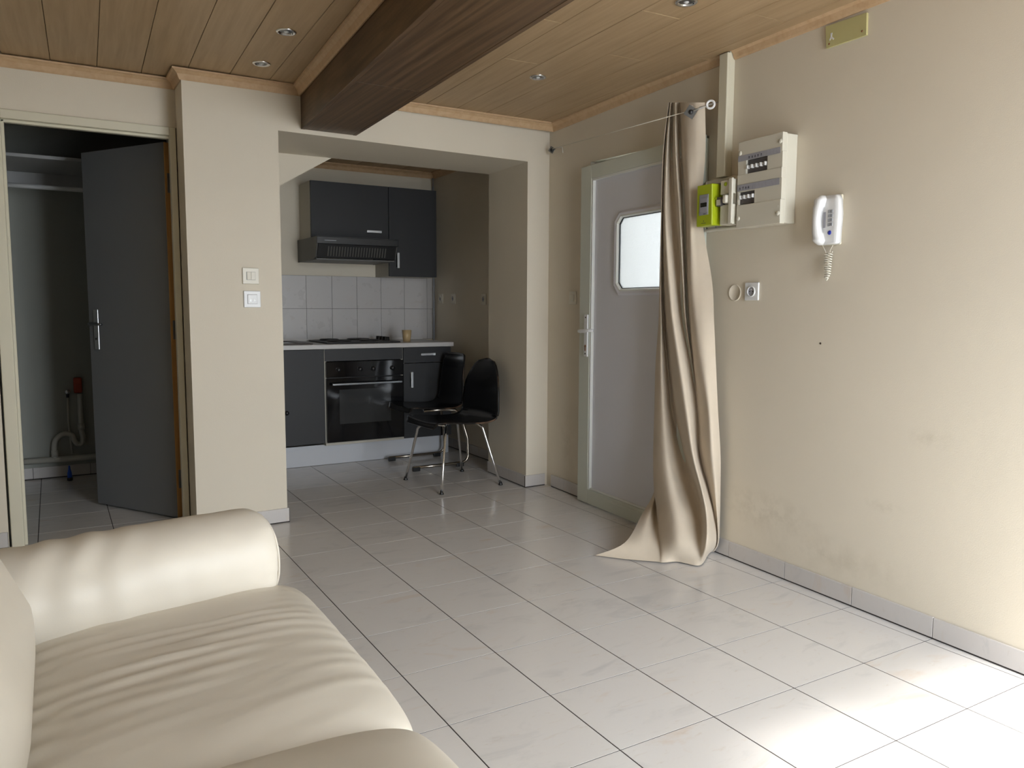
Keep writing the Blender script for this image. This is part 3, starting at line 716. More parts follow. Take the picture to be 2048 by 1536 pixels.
MRW = lambda u, z, off=0.0: Matrix.Translation(WP(u, off, z)) @ Matrix.Rotation(-RA - pi / 2, 4, 'Z')
plate('wall_socket', 'white wall socket below the electrical panel near the curtain', 'socket', MRW(.909, 1.220), .08, .078)
plate('light_switch', 'beige wall switch beside the entrance door frame', 'switch', MRW(2.372, 1.204), .075, .078, kind='switch', mat='ivory')
r = empty('blanking_disc', 'round painted blanking cover left of the white wall socket', 'cover'); r.matrix_world = MRW(1.016, 1.216)
b = MB(); b.lathe([(0, -.0025), (.033, -.0025), (.0345, -.0045), (.037, -.0035), (.0375, -.0003)], (0, 0, 0), 36, axis='y'); b.build('disc', 'wall', r)

# ------------------------------------------------------------------ electrical gear on the right wall; frame: x = -u, y = -off
def wroot(name, label, cat, u, z): r = empty(name, label, cat); r.matrix_world = MRW(u, z); return r
def wbx(b, u, u0, u1, o0, o1, z, z0, z1, bev=0.0, mi=0):
    """absolute wall coordinates -> local box of a root at (u,z); local x grows towards smaller u"""
    return b.box(u - u1, u - u0, -o1, -o0, z0 - z, z1 - z, bev, mi)
# cable trunking
r = wroot('cable_trunking', 'vertical cream cable trunking from ceiling to the meter board', 'trunking', 1.086, 1.73)
b = MB(); wbx(b, 1.086, 1.062, 1.110, 0.0005, 0.030, 1.73, 1.731, 2.287, .001); b.build('channel', 'frame_paint', r)
b = MB(); wbx(b, 1.086, 1.060, 1.112, 0.0302, 0.046, 1.73, 1.731, 2.265, .003); b.build('cover', 'frame_paint', r)
# meter board
r = wroot('meter_board', 'ivory mounting board behind the green meter and breaker', 'board', 1.09, 1.61)
b = MB(); wbx(b, 1.09, 0.934, 1.195, 0.0005, 0.030, 1.61, 1.497, 1.728, .003); b.build('plate', 'panelw', r)
b = MB(); wbx(b, 1.09, 0.934, 1.193, 0.0305, 0.036, 1.61, 1.499, 1.507, .001); wbx(b, 1.09, 1.185, 1.193, 0.0305, 0.036, 1.61, 1.508, 1.722, .001); b.build('lip', 'panelw', r)
for u_ in (1.178, 1.12):
    b = MB(); b.lathe([(0, -.0325), (.003, -.0320), (.003, -.0302)], (1.09 - u_, 0, 1.514 - 1.61), 10, axis='y'); b.build('screw', 'steel_dark', r)
# green meter
mu, mz = 1.098, 1.604
r = wroot('electricity_meter', 'lime green electricity meter with small dark display', 'meter', mu, mz)
b = MB(); wbx(b, mu, 1.062, 1.150, 0.0365, 0.075, mz, 1.516, 1.700, .003); b.build('base', 'grey_pl', r)
b = MB(); b.prism([(-0.050, -0.092), (0.052, -0.092), (0.046, 0.090), (-0.050, 0.090)], -0.122, -0.0755, axis='y', bev=.004)
cv = b.build('cover', 'green', r)
b = MB(); b.prism([(0.030, -0.091), (0.064, -0.091), (0.048, -0.02), (0.046, 0.086), (0.030, 0.086)], -0.0753, -0.055, axis='y', bev=.002); b.build('side_flange', 'green', r)
b = MB(); b.box(-0.030, 0.028, -0.1245, -0.1222, -0.044, 0.046, .002); fc = b.build('faceplate', 'grey_pl', cv)
b = MB(); b.box(-0.024, 0.024, -0.1262, -0.1247, -0.032, 0.030, .001); b.build('screen_surround', 'label_grey', cv)
b = MB(); b.box(-0.019, 0.021, -0.1272, -0.1264, -0.009, 0.010); b.build('display', 'lcd', cv)
b = MB(); b.box(-0.002, 0.014, -0.1252, -0.1247, -0.041, -0.038); b.build('print_mark', 'ink', cv)
b = MB(); b.box(-0.016, 0.014, -0.1226, -0.1222, -0.081, -0.079); b.box(-0.003, 0.001, -0.1226, -0.1222, -0.072, -0.068); b.build('print_mark', 'ink', cv)
# main breaker
bu, bz = 0.985, 1.605
r = wroot('main_breaker', 'ivory main breaker between the green meter and fuse panel', 'breaker', bu, bz)
b = MB(); wbx(b, bu, 0.948, 1.027, 0.0365, 0.095, bz, 1.640, 1.702, .003); wbx(b, bu, 0.948, 1.026, 0.0365, 0.095, bz, 1.510, 1.596, .003); wbx(b, bu, 0.948, 1.024, 0.0365, 0.080, bz, 1.5965, 1.6395)
hs = b.build('housing', 'panelw', r)
b = MB(); wbx(b, bu, 0.944, 0.966, 0.0955, 0.106, bz, 1.512, 1.706, .004); b.build('side_rib', 'panelw', r)
b = MB(); wbx(b, bu, 0.968, 0.990, 0.0805, 0.118, bz, 1.600, 1.636, .006); b.build('toggle', 'panelw', r)
b = MB(); b.lathe([(0, -.102), (.008, -.101), (.009, -.080)], (bu - 1.000, 0, 1.617 - bz), 16, axis='y'); b.build('reset_button', 'white', r)
b = MB(); wbx(b, bu, 1.012, 1.040, 0.0805, 0.105, bz, 1.592, 1.632, .002); b.build('terminal_block', 'breaker', r)
b = MB(); wbx(b, bu, 1.014, 1.038, 0.1055, 0.1066, bz, 1.596, 1.620, .0003); b.build('printed_label', 'panelw', r)
b = MB(); b.lathe([(0, -.0985), (.008, -.098), (.009, -.0952)], (bu - 0.995, 0, 1.684 - bz), 16, axis='y'); b.build('seal_dot', 'green', r)
b = MB(); b.box(bu - 1.046, bu - 1.034, -.1075, -.1068, 1.622 - bz, 1.632 - bz, 0.0002); b.build('seal_tag', 'green', r)
# consumer unit
pu, pz = 0.81, 1.67
r = wroot('fuse_panel', 'ivory two-row fuse panel with a row of breakers in each', 'panel', pu, pz)
b = MB(); wbx(b, pu, 0.690, 0.932, 0.0005, 0.060, pz, 1.492, 1.847, .003); b.build('back_box', 'panelw', r)
b = MB()
rows_ = [(1.700, 1.730 - .0, 0.766, 0.886), (1.580, 1.606, 0.826, 0.931)]
# front cover built round the two breaker windows
F0, F1 = 0.0605, 0.086
wbx(b, pu, 0.688, 0.934, F0, F1, pz, 1.775, 1.850, .002)
wbx(b, pu, 0.688, 0.934, F0, F1, pz, 1.671, 1.712, .001)
wbx(b, pu, 0.688, 0.768, F0, F1 - .002, pz, 1.712, 1.775); wbx(b, pu, 0.888, 0.934, F0, F1 - .002, pz, 1.712, 1.775)
wbx(b, pu, 0.688, 0.834, F0, F1 - .002, pz, 1.586, 1.671)
wbx(b, pu, 0.926, 0.934, F0, F1 - .002, pz, 1.586, 1.671); wbx(b, pu, 0.834, 0.926, F0, F1 - .002, pz, 1.640, 1.671)
wbx(b, pu, 0.688, 0.934, F0, F1, pz, 1.489, 1.586, .002)
cv = b.build('front_cover', 'panelw', r)
for (a0, a1, z0, z1, nb) in ((0.768, 0.888, 1.712, 1.766, 5), (0.834, 0.926, 1.590, 1.640, 4)):
    b = MB(); wbx(b, pu, a0 + .001, a1 - .001, 0.0605, 0.074, pz, z0 + .001, z1 + .004); br = b.build('breaker_row', 'breaker', r)
    n_ = nb
    for k in range(n_):
        uu = a1 - .010 - (a1 - a0 - .02) * k / (n_ - 1)
        b = MB(); wbx(b, pu, uu - .0045, uu + .0045, 0.0742, 0.090, pz, z0 + .020, z0 + .036, .002); b.build('switch_lever', 'white', br)
for (za, zb) in ((1.768, 1.792), (1.644, 1.670)):
    b = MB(); wbx(b, pu, 0.698, 0.932, 0.0866, 0.0874, pz, za, zb); st = b.build('label_strip', 'label_grey', cv)
    for k in range(1, 13):
        uu = 0.932 - .018 * k
        b = MB(); wbx(b, pu, uu - .0003, uu + .0003, 0.08745, 0.0877, pz, za + .001, zb - .001); b.build('divider', 'grey_pl', cv)
rnd = random.Random(3)
for (za, us) in ((1.774, (.868, .850, .834, .818, .800)), (1.651, (.916, .898, .882, .866))):
    for uu in us:       # small printed pictograms over each breaker: lamp, socket, cooker
        k = rnd.choice((0, 1, 2)); b = MB()
        wbx(b, pu, uu - .004, uu + .004, 0.0876, 0.0880, pz, za - .002, za - .0008)
        if k == 0: wbx(b, pu, uu - .0025, uu + .0025, 0.0876, 0.0880, pz, za + .001, za + .009)
        elif k == 1: b.lathe([(0.002, -.0880), (.0036, -.0880), (.0036, -.0876)], (pu - uu, 0, za + .006 - pz), 12, axis='y')
        else: b.prism([(pu - uu - .004, za - pz + .001), (pu - uu + .004, za - pz + .001), (pu - uu, za - pz + .010)], -.0880, -.0876, axis='y')
        b.build('pictogram', 'ink', cv)
for (u_, z_) in ((0.700, 1.815), (0.922, 1.803), (0.700, 1.530), (0.922, 1.530)):
    b = MB(); b.lathe([(0, -.091), (.008, -.090), (.010, -.0862)], (pu - u_, 0, z_ - pz), 18, axis='y'); b.build('turn_screw', 'panelw', cv)
b = MB(); wbx(b, pu, 0.70, 0.76, F1 + .0003, F1 + .001, pz, 1.553, 1.562); b.build('embossed_bar', 'panelw', cv)

# intercom handset
iu, iz = 0.497, 1.487
r = wroot('intercom', 'white wall intercom handset with grey buttons and blue mark', 'intercom', iu, iz)
b = MB(); b.box(-0.046, 0.044, -0.012, -0.0005, -0.096, 0.096, .006); b.build('wall_plate', 'frame_paint', r)
b = MB()
prof = [(-0.094, .024, .030), (-0.088, .029, .034), (-0.04, .031, .036), (0.02, .033, .036), (0.075, .029, .035), (0.092, .023, .030)]
rows = []
for z, hw, dp in prof:
    hw *= 1.45
    ring_ = [(0.006 + hw * cx, -0.0125 - dp * dy * .75, z) for cx, dy in ((-1, 0), (-1, .75), (-.88, .95), (-.6, 1), (.6, 1), (.88, .95), (1, .75), (1, 0))]
    rows.append(ring_)
b.grid(rows, closed=True); b.bm.faces.new([v for v in b.bm.verts][:8]); b.bm.faces.new([v for v in b.bm.verts][-8:]); bmesh.ops.recalc_face_normals(b.bm, faces=b.bm.faces[:])
body = b.build('body', 'white', r)
# handset: a bowed bar on the left, touching at both ends
rows = []
for k in range(25):
    t = k / 24; z = -0.095 + 0.189 * t; bow = sin(pi * t)
    hw = 0.0225 - 0.0085 * sin(pi * t) ** 1.5 + .0; xc = -0.024 - 0.008 * bow
    e = min(1, min(t, 1 - t) * 9 + .35)
    lo = -0.040 - 0.006 * bow * (1 if .2 < t < .8 else .4); hi = lo - 0.026 * e
    lo2 = -0.030 if (t < .22 or t > .78) else lo
    rows.append([(xc + hw * e * cx, lo2 + (hi - lo2) * dy, z) for cx, dy in ((-1, .0), (-1.02, .5), (-.85, .86), (-.45, 1), (.3, 1), (.8, .86), (1, .45), (1, .0))])
b = MB(); b.grid(rows, closed=True); b.bm.verts.ensure_lookup_table(); b.bm.faces.new(b.bm.verts[:8]); b.bm.faces.new(b.bm.verts[-8:]); bmesh.ops.recalc_face_normals(b.bm, faces=b.bm.faces[:])
b.build('handset', 'white', r)
for row in range(4):
    for c_ in range(2):
        b = MB(); x = 0.012 + c_ * .0125; z = 0.030 - row * .0165
        b.box(x - .0048, x + .0048, -.0432, -.0398, z - .006, z + .006, .0012); b.build('button', 'grey_pl', r)
b = MB(); b.lathe([(0, -.0425), (.0075, -.0422), (.0085, -.0396)], (0.016, 0, -.050), 18, axis='y'); b.build('blue_mark', 'blue', r)
MB().box(-0.0155, -0.004, -.0405, -.0398, -0.03, 0.03, .0003).build('cradle_slot', 'label_grey', r)
b = MB()
b.tube(catmull([(-0.022, -.030, -.096), (-0.010, -.028, -.118), (-0.008, -.024, -.128)], 5), .0012, 6)
b.tube(catmull([(0.018, -.020, -.096), (0.008, -.022, -.116), (0.008, -.022, -.126)], 5), .0012, 6)
def coil(x0, x1, z0, z1, turns, R=.0085):
    P = []
    for k in range(turns * 14 + 1):
        t = k / (turns * 14); a = 2 * pi * turns * t
        P.append((x0 + (x1 - x0) * t + R * cos(a), -.022 + R * sin(a) * .8 , z0 + (z1 - z0) * t))
    b.tube(P, .0026, 6)
coil(-0.008, -0.003, -.125, -.222, 11); coil(0.008, 0.002, -.122, -.214, 10)
b.tube(catmull([(-0.003, -.022, -.220), (-.001, -.026, -.231), (.003, -.024, -.226), (.002, -.022, -.214)], 5), .0022, 6)
b.build('coiled_cord', 'ivory', r)

# yellow board under the crown
r = wroot('cover_board', 'greenish yellow square board screwed high on the right wall', 'board', 0.473, 2.185)
b = MB(); b.prism([(-0.094, 0.043), (0.090, 0.037), (0.092, -0.043), (-0.087, -0.041)], -.010, -.0005, axis='y', bev=.001); b.build('plate', 'yellow_board', r)
for x, z in ((-.073, -.028), (.074, -.024)):
    b = MB(); b.lathe([(0, -.0125), (.003, -.012), (.004, -.0102)], (x, 0, z), 12, axis='y'); b.build('screw', 'brass', r)
b = MB(); b.prism([(-.068, .010), (-.060, .010), (-.061, -.004), (-.050, -.014), (-.054, -.018), (-.063, -.010), (-.070, -.016), (-.073, -.012), (-.067, -.004)], -.0112, -.0102, axis='y'); b.build('filler_patch', 'white', r)
r = wroot('wall_plug_hole', 'small dark plugged hole in the bare right wall', 'hole', .535, 1.009)
b = MB(); b.lathe([(0, -.0012), (.0035, -.0012), (.0045, -.0003)], (0, 0, 0), 10, axis='y'); b.build('plug', 'brown', r)

# ------------------------------------------------------------------ ceiling spots
def spot(label, x, y):
    r = empty('ceiling_spotlight', label, 'spotlight', (x, y, CZ), group='recessed ceiling spotlights')
    b = MB(); b.lathe([(.041, .0002), (.0425, -.002), (.040, -.0058), (.034, -.0070), (.0290, -.0050), (.0275, -.0005), (.0265, .0)], (0, 0, 0), 36); b.build('ring', 'chrome', r)
    b = MB(); b.lathe([(.0272, -.0012), (.020, -.0022), (.012, -.0028), (.010, -.0030)], (0, 0, 0), 30); b.build('reflector', 'steel_dark', r)
    b = MB(); b.lathe([(.0105, -.0022), (.0095, -.0045), (.005, -.0075), (0, -.0082)], (0, 0, 0), 20); b.build('bulb', 'lamp_glass', r)
spot('chrome ceiling spotlight left of the beam, nearer the camera', -.008, 1.822)
spot('chrome ceiling spotlight left of the beam, nearer the pillar wall', .002, 2.308)
spot('chrome ceiling spotlight right of the beam, nearer the back wall', 1.215, 1.824)
spot('chrome ceiling spotlight right of the beam, nearest the camera and partly out of view', 1.176, 0.742)

# ------------------------------------------------------------------ chairs
def shell(name, root, seatw, backw, topw, arch, depth, hgt, ylift=0.0, wrap=.045):
    """moulded seat and back: local +x is the front, origin on the floor under the seat centre"""
    prof = [(depth * .50, -.030), (depth * .50 - .012, -.012), (depth * .44, 0.0), (depth * .25, -.004), (0, -.014), (-depth * .22, -.018), (-depth * .36, -.010), (-depth * .44, .012), (-depth * .485, .050), (-depth * .50, .11), (-depth * .52, .20), (-depth * .55, .29), (-depth * .58, hgt)]
    C = catmull([(a, 0, c) for a, c in prof], 4); n = len(C); rows = []
    nb = 7 * 4
    for i, p in enumerate(C):
        if i <= nb:
            t = i / nb; w_ = seatw * (0.90 + .10 * min(1, t * 3)) + (backw - seatw) * max(0, t - .6) / .4
            w_ = w_ * (1 - .10 * (1 - min(1, i / 5)) ** 2)
            bend = .010 * min(1, t * 4)
        else:
            t = (i - nb) / (n - 1 - nb); w_ = backw + (topw - backw) * t; bend = .01 + wrap * .6 * t
        if arch and i > nb:
            tt = (i - nb) / (n - 1 - nb); z_ = max(0, (tt - .35) / .65); w_ = backw * sqrt(max(0.0, 1 - z_ ** 2.6)) * (1 - .05 * tt)
            w_ = max(w_, .012)
        elif i > n - 5: w_ *= (1 - .05 * ((i - n + 5) / 4) ** 2)
        row = []
        for k in range(17):
            s_ = -1 + 2 * k / 16; yy = s_ * w_ / 2
            if i <= nb: q = Vector((p.x, yy, p.z + bend * s_ * s_ * 1.2))
            else: q = Vector((p.x + bend * (2 * yy / backw) ** 2, yy, p.z + (0 if (arch or i < n - 3) else -.012 * abs(s_) ** 6)))
            row.append(q + Vector((0, 0, .425 + ylift)))
        rows.append(row)
    b = MB(); b.grid(rows); o = b.build(name, ['shell', 'ply'], root)
    sm = o.modifiers.new('thick', 'SOLIDIFY'); sm.thickness = 0.010; sm.offset = -1; sm.material_offset_rim = 1
    return o
c1 = empty('dining_chair', 'black arched-back chair on four splayed chrome legs', 'chair', (1.323, 3.020, 0), pi + .06)
shell('seat_shell', c1, .43, .455, .36, True, .47, .385)
def c1l(x, y, z): return c1.matrix_local.inverted() @ Vector((x, y, z))
c1.matrix_world; 
Cm = Matrix.Translation((1.323, 3.020, 0)) @ Matrix.Rotation(pi + .06, 4, 'Z'); Ci = Cm.inverted()
def leg(root, foot, top, inner, r=.0085, Ci=Ci, foot_r=.014):
    f, t_, i_ = (Ci @ Vector(p) for p in (foot, top, inner))
    d = (t_ - f).normalized(); d2 = (i_ - t_).normalized()
    P = [f + Vector((0, 0, .008)), f.lerp(t_, .5)] + [t_ - d * .03 * (1 - k / 4) + (d2 * .03) * (k / 4) ** 1.5 * (1 if k else 0) for k in range(5)] + [i_]
    b = MB(); b.tube(P, r, 12); L_ = b.build('leg', 'chrome', root)
    b = MB(); b.lathe([(0, 0.0005), (foot_r, .001), (foot_r * 1.05, .006), (r * 1.2, .014), (r * 1.05, .022), (0, .022)], tuple(f), 16); b.build('rubber_foot', 'black', L_)
leg(c1, (1.087, 3.236, 0), (1.145, 3.145, .382), (1.20, 3.05, .392))
leg(c1, (1.122, 2.753, 0), (1.205, 2.865, .378), (1.25, 2.95, .392))
leg(c1, (1.565, 2.799, 0), (1.470, 2.885, .398), (1.40, 2.95, .400))
leg(c1, (1.535, 3.293, 0), (1.440, 3.170, .390), (1.38, 3.08, .398))
b = MB(); b.tube([Ci @ Vector(p) for p in ((1.20, 3.05, .392), (1.25, 2.95, .392))], .008, 10); b.tube([Ci @ Vector(p) for p in ((1.40, 2.95, .400), (1.38, 3.08, .398))], .008, 10)
b.tube([Ci @ Vector(p) for p in ((1.225, 3.00, .392), (1.39, 3.015, .400))], .008, 10); b.build('under_frame', 'chrome', c1)
c2M = Matrix.Translation((1.440, 3.685, 0)) @ Matrix.Rotation(pi + .03, 4, 'Z'); c2i = c2M.inverted()
c2 = empty('dining_chair', 'black square-backed chair on skid-shaped tube legs, against the kitchen units', 'chair', (1.440, 3.685, 0), pi + .03)
shell('seat_shell', c2, .41, .41, .31, False, .44, .374, .010)
for sgn, (a, c) in ((1, ((1.235, 3.455), (1.672, 3.455))), (-1, ((1.225, 3.885), (1.690, 3.893)))):
    P = [(a[0], a[1], .026), (a[0] + .20, a[1], .026), (c[0] - .06, c[1], .026)]
    P += [(c[0] - .06 + .055 * sin(t * pi / 2), c[1], .026 + .055 * (1 - cos(t * pi / 2))) for t in (.25, .5, .75, 1)]
    yi = c[1] + (.07 if sgn > 0 else -.07)
    P += [(c[0] - .010, c[1], .20), (c[0] - .050, c[1] + (yi - c[1]) * .5, .370), (c[0] - .075, yi, .405), (c[0] - .17, yi, .412), (c[0] - .32, yi, .412)]
    b = MB(); b.tube([c2i @ Vector(p) for p in P], .0105, 12); o = b.build('skid_leg', 'chrome_dull', c2)
    for xx in (a[0] - .004, c[0] - .10):
        b = MB(); b.box(xx, xx + .055, a[1] - .013, a[1] + .013, .001, .030, .004, mat=None); b.bm.transform(c2i); b.build('rubber_pad', 'black', o)
b = MB(); b.tube([c2i @ Vector(p) for p in ((1.40, 3.525, .412), (1.40, 3.82, .412))], .009, 10); b.build('cross_bar', 'chrome_dull', c2)

# ------------------------------------------------------------------ curtain and its broken rod
CURT = [[(1.419,0.06,2.127),(1.449,0.06,1.91),(1.453,0.06,1.6),(1.453,0.06,1.284),(1.453,0.06,1.087),(1.465,0.06,0.862),(1.465,0.06,0.635),(1.481,0.05,0.402),(1.457,0.08,0.229),(1.377,0.22,0.136),(1.236,0.42,0.064),(1.292,0.547,0.006)],
        [(1.419,0.06,2.127),(1.449,0.06,1.91),(1.453,0.06,1.6),(1.453,0.06,1.284),(1.453,0.06,1.087),(1.465,0.06,0.862),(1.465,0.06,0.635),(1.468,0.06,0.405),(1.42,0.1,0.239),(1.318,0.22,0.15),(1.198,0.36,0.066),(1.18,0.453,0.006)],
        [(1.412,0.075,2.124),(1.441,0.075,1.907),(1.445,0.075,1.598),(1.446,0.075,1.283),(1.446,0.075,1.087),(1.458,0.075,0.863),(1.458,0.075,0.637),(1.464,0.07,0.406),(1.428,0.09,0.236),(1.336,0.16,0.138),(1.17,0.28,0.063),(1.09,0.353,0.006)],
        [(1.392,0.1,2.116),(1.425,0.1,1.902),(1.429,0.1,1.595),(1.43,0.1,1.282),(1.43,0.1,1.087),(1.446,0.1,0.865),(1.433,0.11,0.642),(1.408,0.13,0.421),(1.356,0.16,0.259),(1.242,0.22,0.168),(1.129,0.29,0.075),(1.065,0.334,0.006)],
        [(1.391,0.098,2.116),(1.422,0.098,1.902),(1.426,0.098,1.595),(1.409,0.11,1.282),(1.386,0.12,1.088),(1.372,0.125,0.87),(1.346,0.13,0.653),(1.295,0.15,0.442),(1.21,0.19,0.293),(1.11,0.24,0.203),(1.031,0.29,0.102),(1.049,0.272,0.006)],
        [(1.399,0.09,2.119),(1.43,0.09,1.904),(1.434,0.09,1.596),(1.427,0.09,1.282),(1.412,0.09,1.088),(1.387,0.085,0.868),(1.358,0.08,0.649),(1.286,0.09,0.439),(1.193,0.12,0.289),(1.088,0.17,0.199),(0.989,0.24,0.107),(1.005,0.246,0.006)],
        [(1.416,0.075,2.124),(1.445,0.075,1.908),(1.449,0.075,1.598),(1.444,0.07,1.283),(1.438,0.06,1.087),(1.401,0.055,0.866),(1.367,0.045,0.646),(1.274,0.05,0.437),(1.15,0.075,0.293),(1.064,0.12,0.199),(0.969,0.2,0.107),(0.963,0.224,0.006)],
        [(1.377,0.1,2.113),(1.389,0.105,1.895),(1.383,0.11,1.59),(1.327,0.125,1.279),(1.275,0.14,1.09),(1.215,0.145,0.882),(1.155,0.15,0.677),(1.093,0.155,0.477),(1.009,0.17,0.333),(0.95,0.19,0.235),(0.892,0.235,0.133),(0.977,0.178,0.006)],
        [(1.412,0.06,2.125),(1.423,0.05,1.906),(1.391,0.045,1.594),(1.339,0.045,1.281),(1.313,0.045,1.089),(1.241,0.05,0.877),(1.188,0.055,0.668),(1.162,0.055,0.457),(1.088,0.06,0.305),(1.036,0.07,0.2),(0.978,0.11,0.092),(1.049,0.087,0.006)],
        [(1.341,0.1,2.105),(1.332,0.1,1.886),(1.292,0.1,1.581),(1.255,0.1,1.277),(1.242,0.09,1.091),(1.209,0.07,0.88),(1.17,0.062,0.67),(1.14,0.062,0.461),(1.07,0.065,0.309),(1.026,0.07,0.202),(1.006,0.075,0.079),(1.078,0.046,0.006)],
        [(1.374,0.05,2.118),(1.363,0.045,1.896),(1.331,0.04,1.589),(1.299,0.045,1.28),(1.277,0.045,1.09),(1.221,0.055,0.878),(1.15,0.07,0.673),(1.118,0.07,0.466),(1.054,0.07,0.313),(1.025,0.065,0.202),(1.018,0.06,0.074),(1.085,0.027,0.006)],
        [(1.287,0.1,2.093),(1.264,0.1,1.874),(1.225,0.1,1.575),(1.206,0.1,1.276),(1.178,0.1,1.092),(1.135,0.1,0.886),(1.08,0.1,0.683),(1.051,0.1,0.48),(1.016,0.09,0.323),(1.002,0.08,0.209),(0.992,0.08,0.084),(1.087,0.022,0.006)],
        [(1.205,0.105,2.074),(1.201,0.095,1.864),(1.207,0.08,1.574),(1.161,0.085,1.275),(1.129,0.095,1.092),(1.088,0.1,0.889),(1.041,0.105,0.688),(1.018,0.1,0.485),(1.007,0.08,0.324),(1.014,0.06,0.204),(1.019,0.05,0.072),(1.082,0.022,0.006)],
        [(1.171,0.07,2.071),(1.17,0.06,1.862),(1.193,0.05,1.574),(1.114,0.05,1.274),(1.087,0.055,1.093),(1.071,0.05,0.888),(1.049,0.05,0.684),(1.029,0.045,0.479),(1.028,0.04,0.315),(1.031,0.035,0.197),(1.038,0.03,0.064),(1.078,0.022,0.006)]]

cols = [catmull([tuple(p) for p in c_], 6) for c_ in CURT]
nr = len(cols[0]); rowsC = []
rg = random.Random(5)
for i in range(nr):
    pts = catmull([tuple(c_[i]) for c_ in cols], 7)
    rowsC.append([tuple(WP(p.x, max(p.y, .018), max(p.z, .004))) for p in pts])
b = MB(); b.grid(rowsC)
cur = b.build('curtain', 'curtain'); tag(cur, 'long beige curtain hanging bunched beside the entrance door, trailing on the floor', 'curtain')
cr = empty('curtain_rod', 'thin curtain wire with white arm, ring and chrome square clips', 'curtain rod', WP(1.05, .14, 2.03))
o0 = WP(1.05, .14, 2.03)
LW_ = lambda u, off, z: tuple(WP(u, off, z) - o0)
b = MB(); b.tube([LW_(2.575, .035, 2.112), LW_(1.20, .142, 2.030)], .0022, 8); b.build('wire', 'ivory', cr)
b = MB(); b.tube([LW_(1.075, .140, 2.028), LW_(1.175, .140, 2.026)], .0045, 10); b.tube([LW_(1.172, .140, 2.026), LW_(1.178, .140, 2.048)], .0075, 10); b.build('arm', 'white', cr)
b = MB()
ax = (Rt * -.55 + Rn * -.83).normalized(); a1 = Vector((0, 0, 1)); a2 = ax.cross(a1).normalized()
b.tube([Vector(LW_(1.055, .140, 2.028)) + (a1 * cos(t * pi / 12) + a2 * sin(t * pi / 12)) * .0165 for t in range(24)], .0052, 10, closed=True); b.build('end_ring', 'white', cr)
b = MB(); b.tube([LW_(1.125, .140, 2.030), LW_(1.130, .01, 2.075)], .0035, 8); b.box(-.002, .002, -.008, .008, -.018, .018, .001, mat=Matrix.Translation(LW_(1.131, .006, 2.075)) @ Matrix.Rotation(-RA, 4, 'Z')); b.build('wall_bracket', 'clear', cr)
def clip(u, off, z, name='clip', s=.023, tilt=.5):
    ctr = Vector(LW_(u, off, z)); nrm = (Rt * -.75 + Rn * -.62 + Vector((0, 0, -.15))).normalized()
    q = nrm.to_track_quat('Z', 'Y').to_matrix().to_4x4()
    b = MB(); b.box(-s, s, -s, s, -.0015, .0015, .0006, mat=Matrix.Translation(ctr) @ q @ Matrix.Rotation(radians(45 + 12), 4, 'Z')); o = b.build(name, 'steel_dark', cr)  # plate's dark reflection put into a darker metal
    b = MB(); b.box(-s, s, -s - .001, -s + .001, -.002, .002, mat=Matrix.Translation(ctr) @ q @ Matrix.Rotation(radians(45 + 12), 4, 'Z')); b.build('edge_glint', 'chrome', o)  # glint along one edge added as a chrome strip
    b = MB(); b.lathe([(0, .010), (.009, .010), (.0105, .004), (.011, .0017)], (0, 0, 0), 20); b.bm.transform(Matrix.Translation(ctr) @ q); b.build('centre_knob', 'black', o)
clip(1.172, .150, 2.020)
clip(2.590, .030, 2.108, s=.017)
b = MB(); b.tube([LW_(2.56, .030, 2.112), LW_(2.50, .012, 2.112), LW_(2.49, .012, 2.075)], .002, 8); b.build('hook', 'white', cr)

# ------------------------------------------------------------------ sofa
sofa = empty('sofa', 'cream leather sofa with a rolled arm in the lower left corner', 'sofa', (-0.75, -0.30, 0))
SO = Vector((-0.75, -0.30, 0))
def sgnp(v, e): return math.copysign(abs(v) ** e, v)
def puff(x0, x1, y0, y1, zb, zs, zt, px=5.0, q=2.2, nx=70, ny=70, fn=None, skew=None):
    """two-sided upholstered block: seam at zs, crown zt, underside zb"""
    cx, cy, hx_, hy_ = (x0 + x1) / 2, (y0 + y1) / 2, (x1 - x0) / 2, (y1 - y0) / 2
    top, bot = [], []
    for i in range(nx + 1):
        a = sin(pi / 2 * (-1 + 2 * i / nx)); a = math.copysign(abs(a) ** .8, a) if abs(a) < 1 else a; ra, rb = [], []
        for j in range(ny + 1):
            c = sin(pi / 2 * (-1 + 2 * j / ny)); c = math.copysign(abs(c) ** .8, c) if abs(c) < 1 else c
            f = max(0, 1 - abs(a) ** px) ** (1 / q) * max(0, 1 - abs(c) ** px) ** (1 / q)
            # round the plan corners
            rr = 1 - .035 * (abs(a * c)) ** 6
            x, y = cx + a * hx_ * rr, cy + c * hy_ * rr
            zt_ = zs + (zt - zs) * f
            if fn: zt_ += fn(x, y, f)
            zb_ = zs - (zs - zb) * f
            if skew: y += skew(x) * 0.5 * (c + 1)
            ra.append((x, y, zt_)); rb.append((x, y, zb_))
        top.append(ra); bot.append(rb)
    b = MB(); b.grid(top); b.grid([r_[::-1] for r_ in bot]); bmesh.ops.remove_doubles(b.bm, verts=b.bm.verts[:], dist=1e-5)
    bmesh.ops.recalc_face_normals(b.bm, faces=b.bm.faces[:]); b.bm.transform(Matrix.Translation(-SO)); return b
from mathutils import noise as mnoise
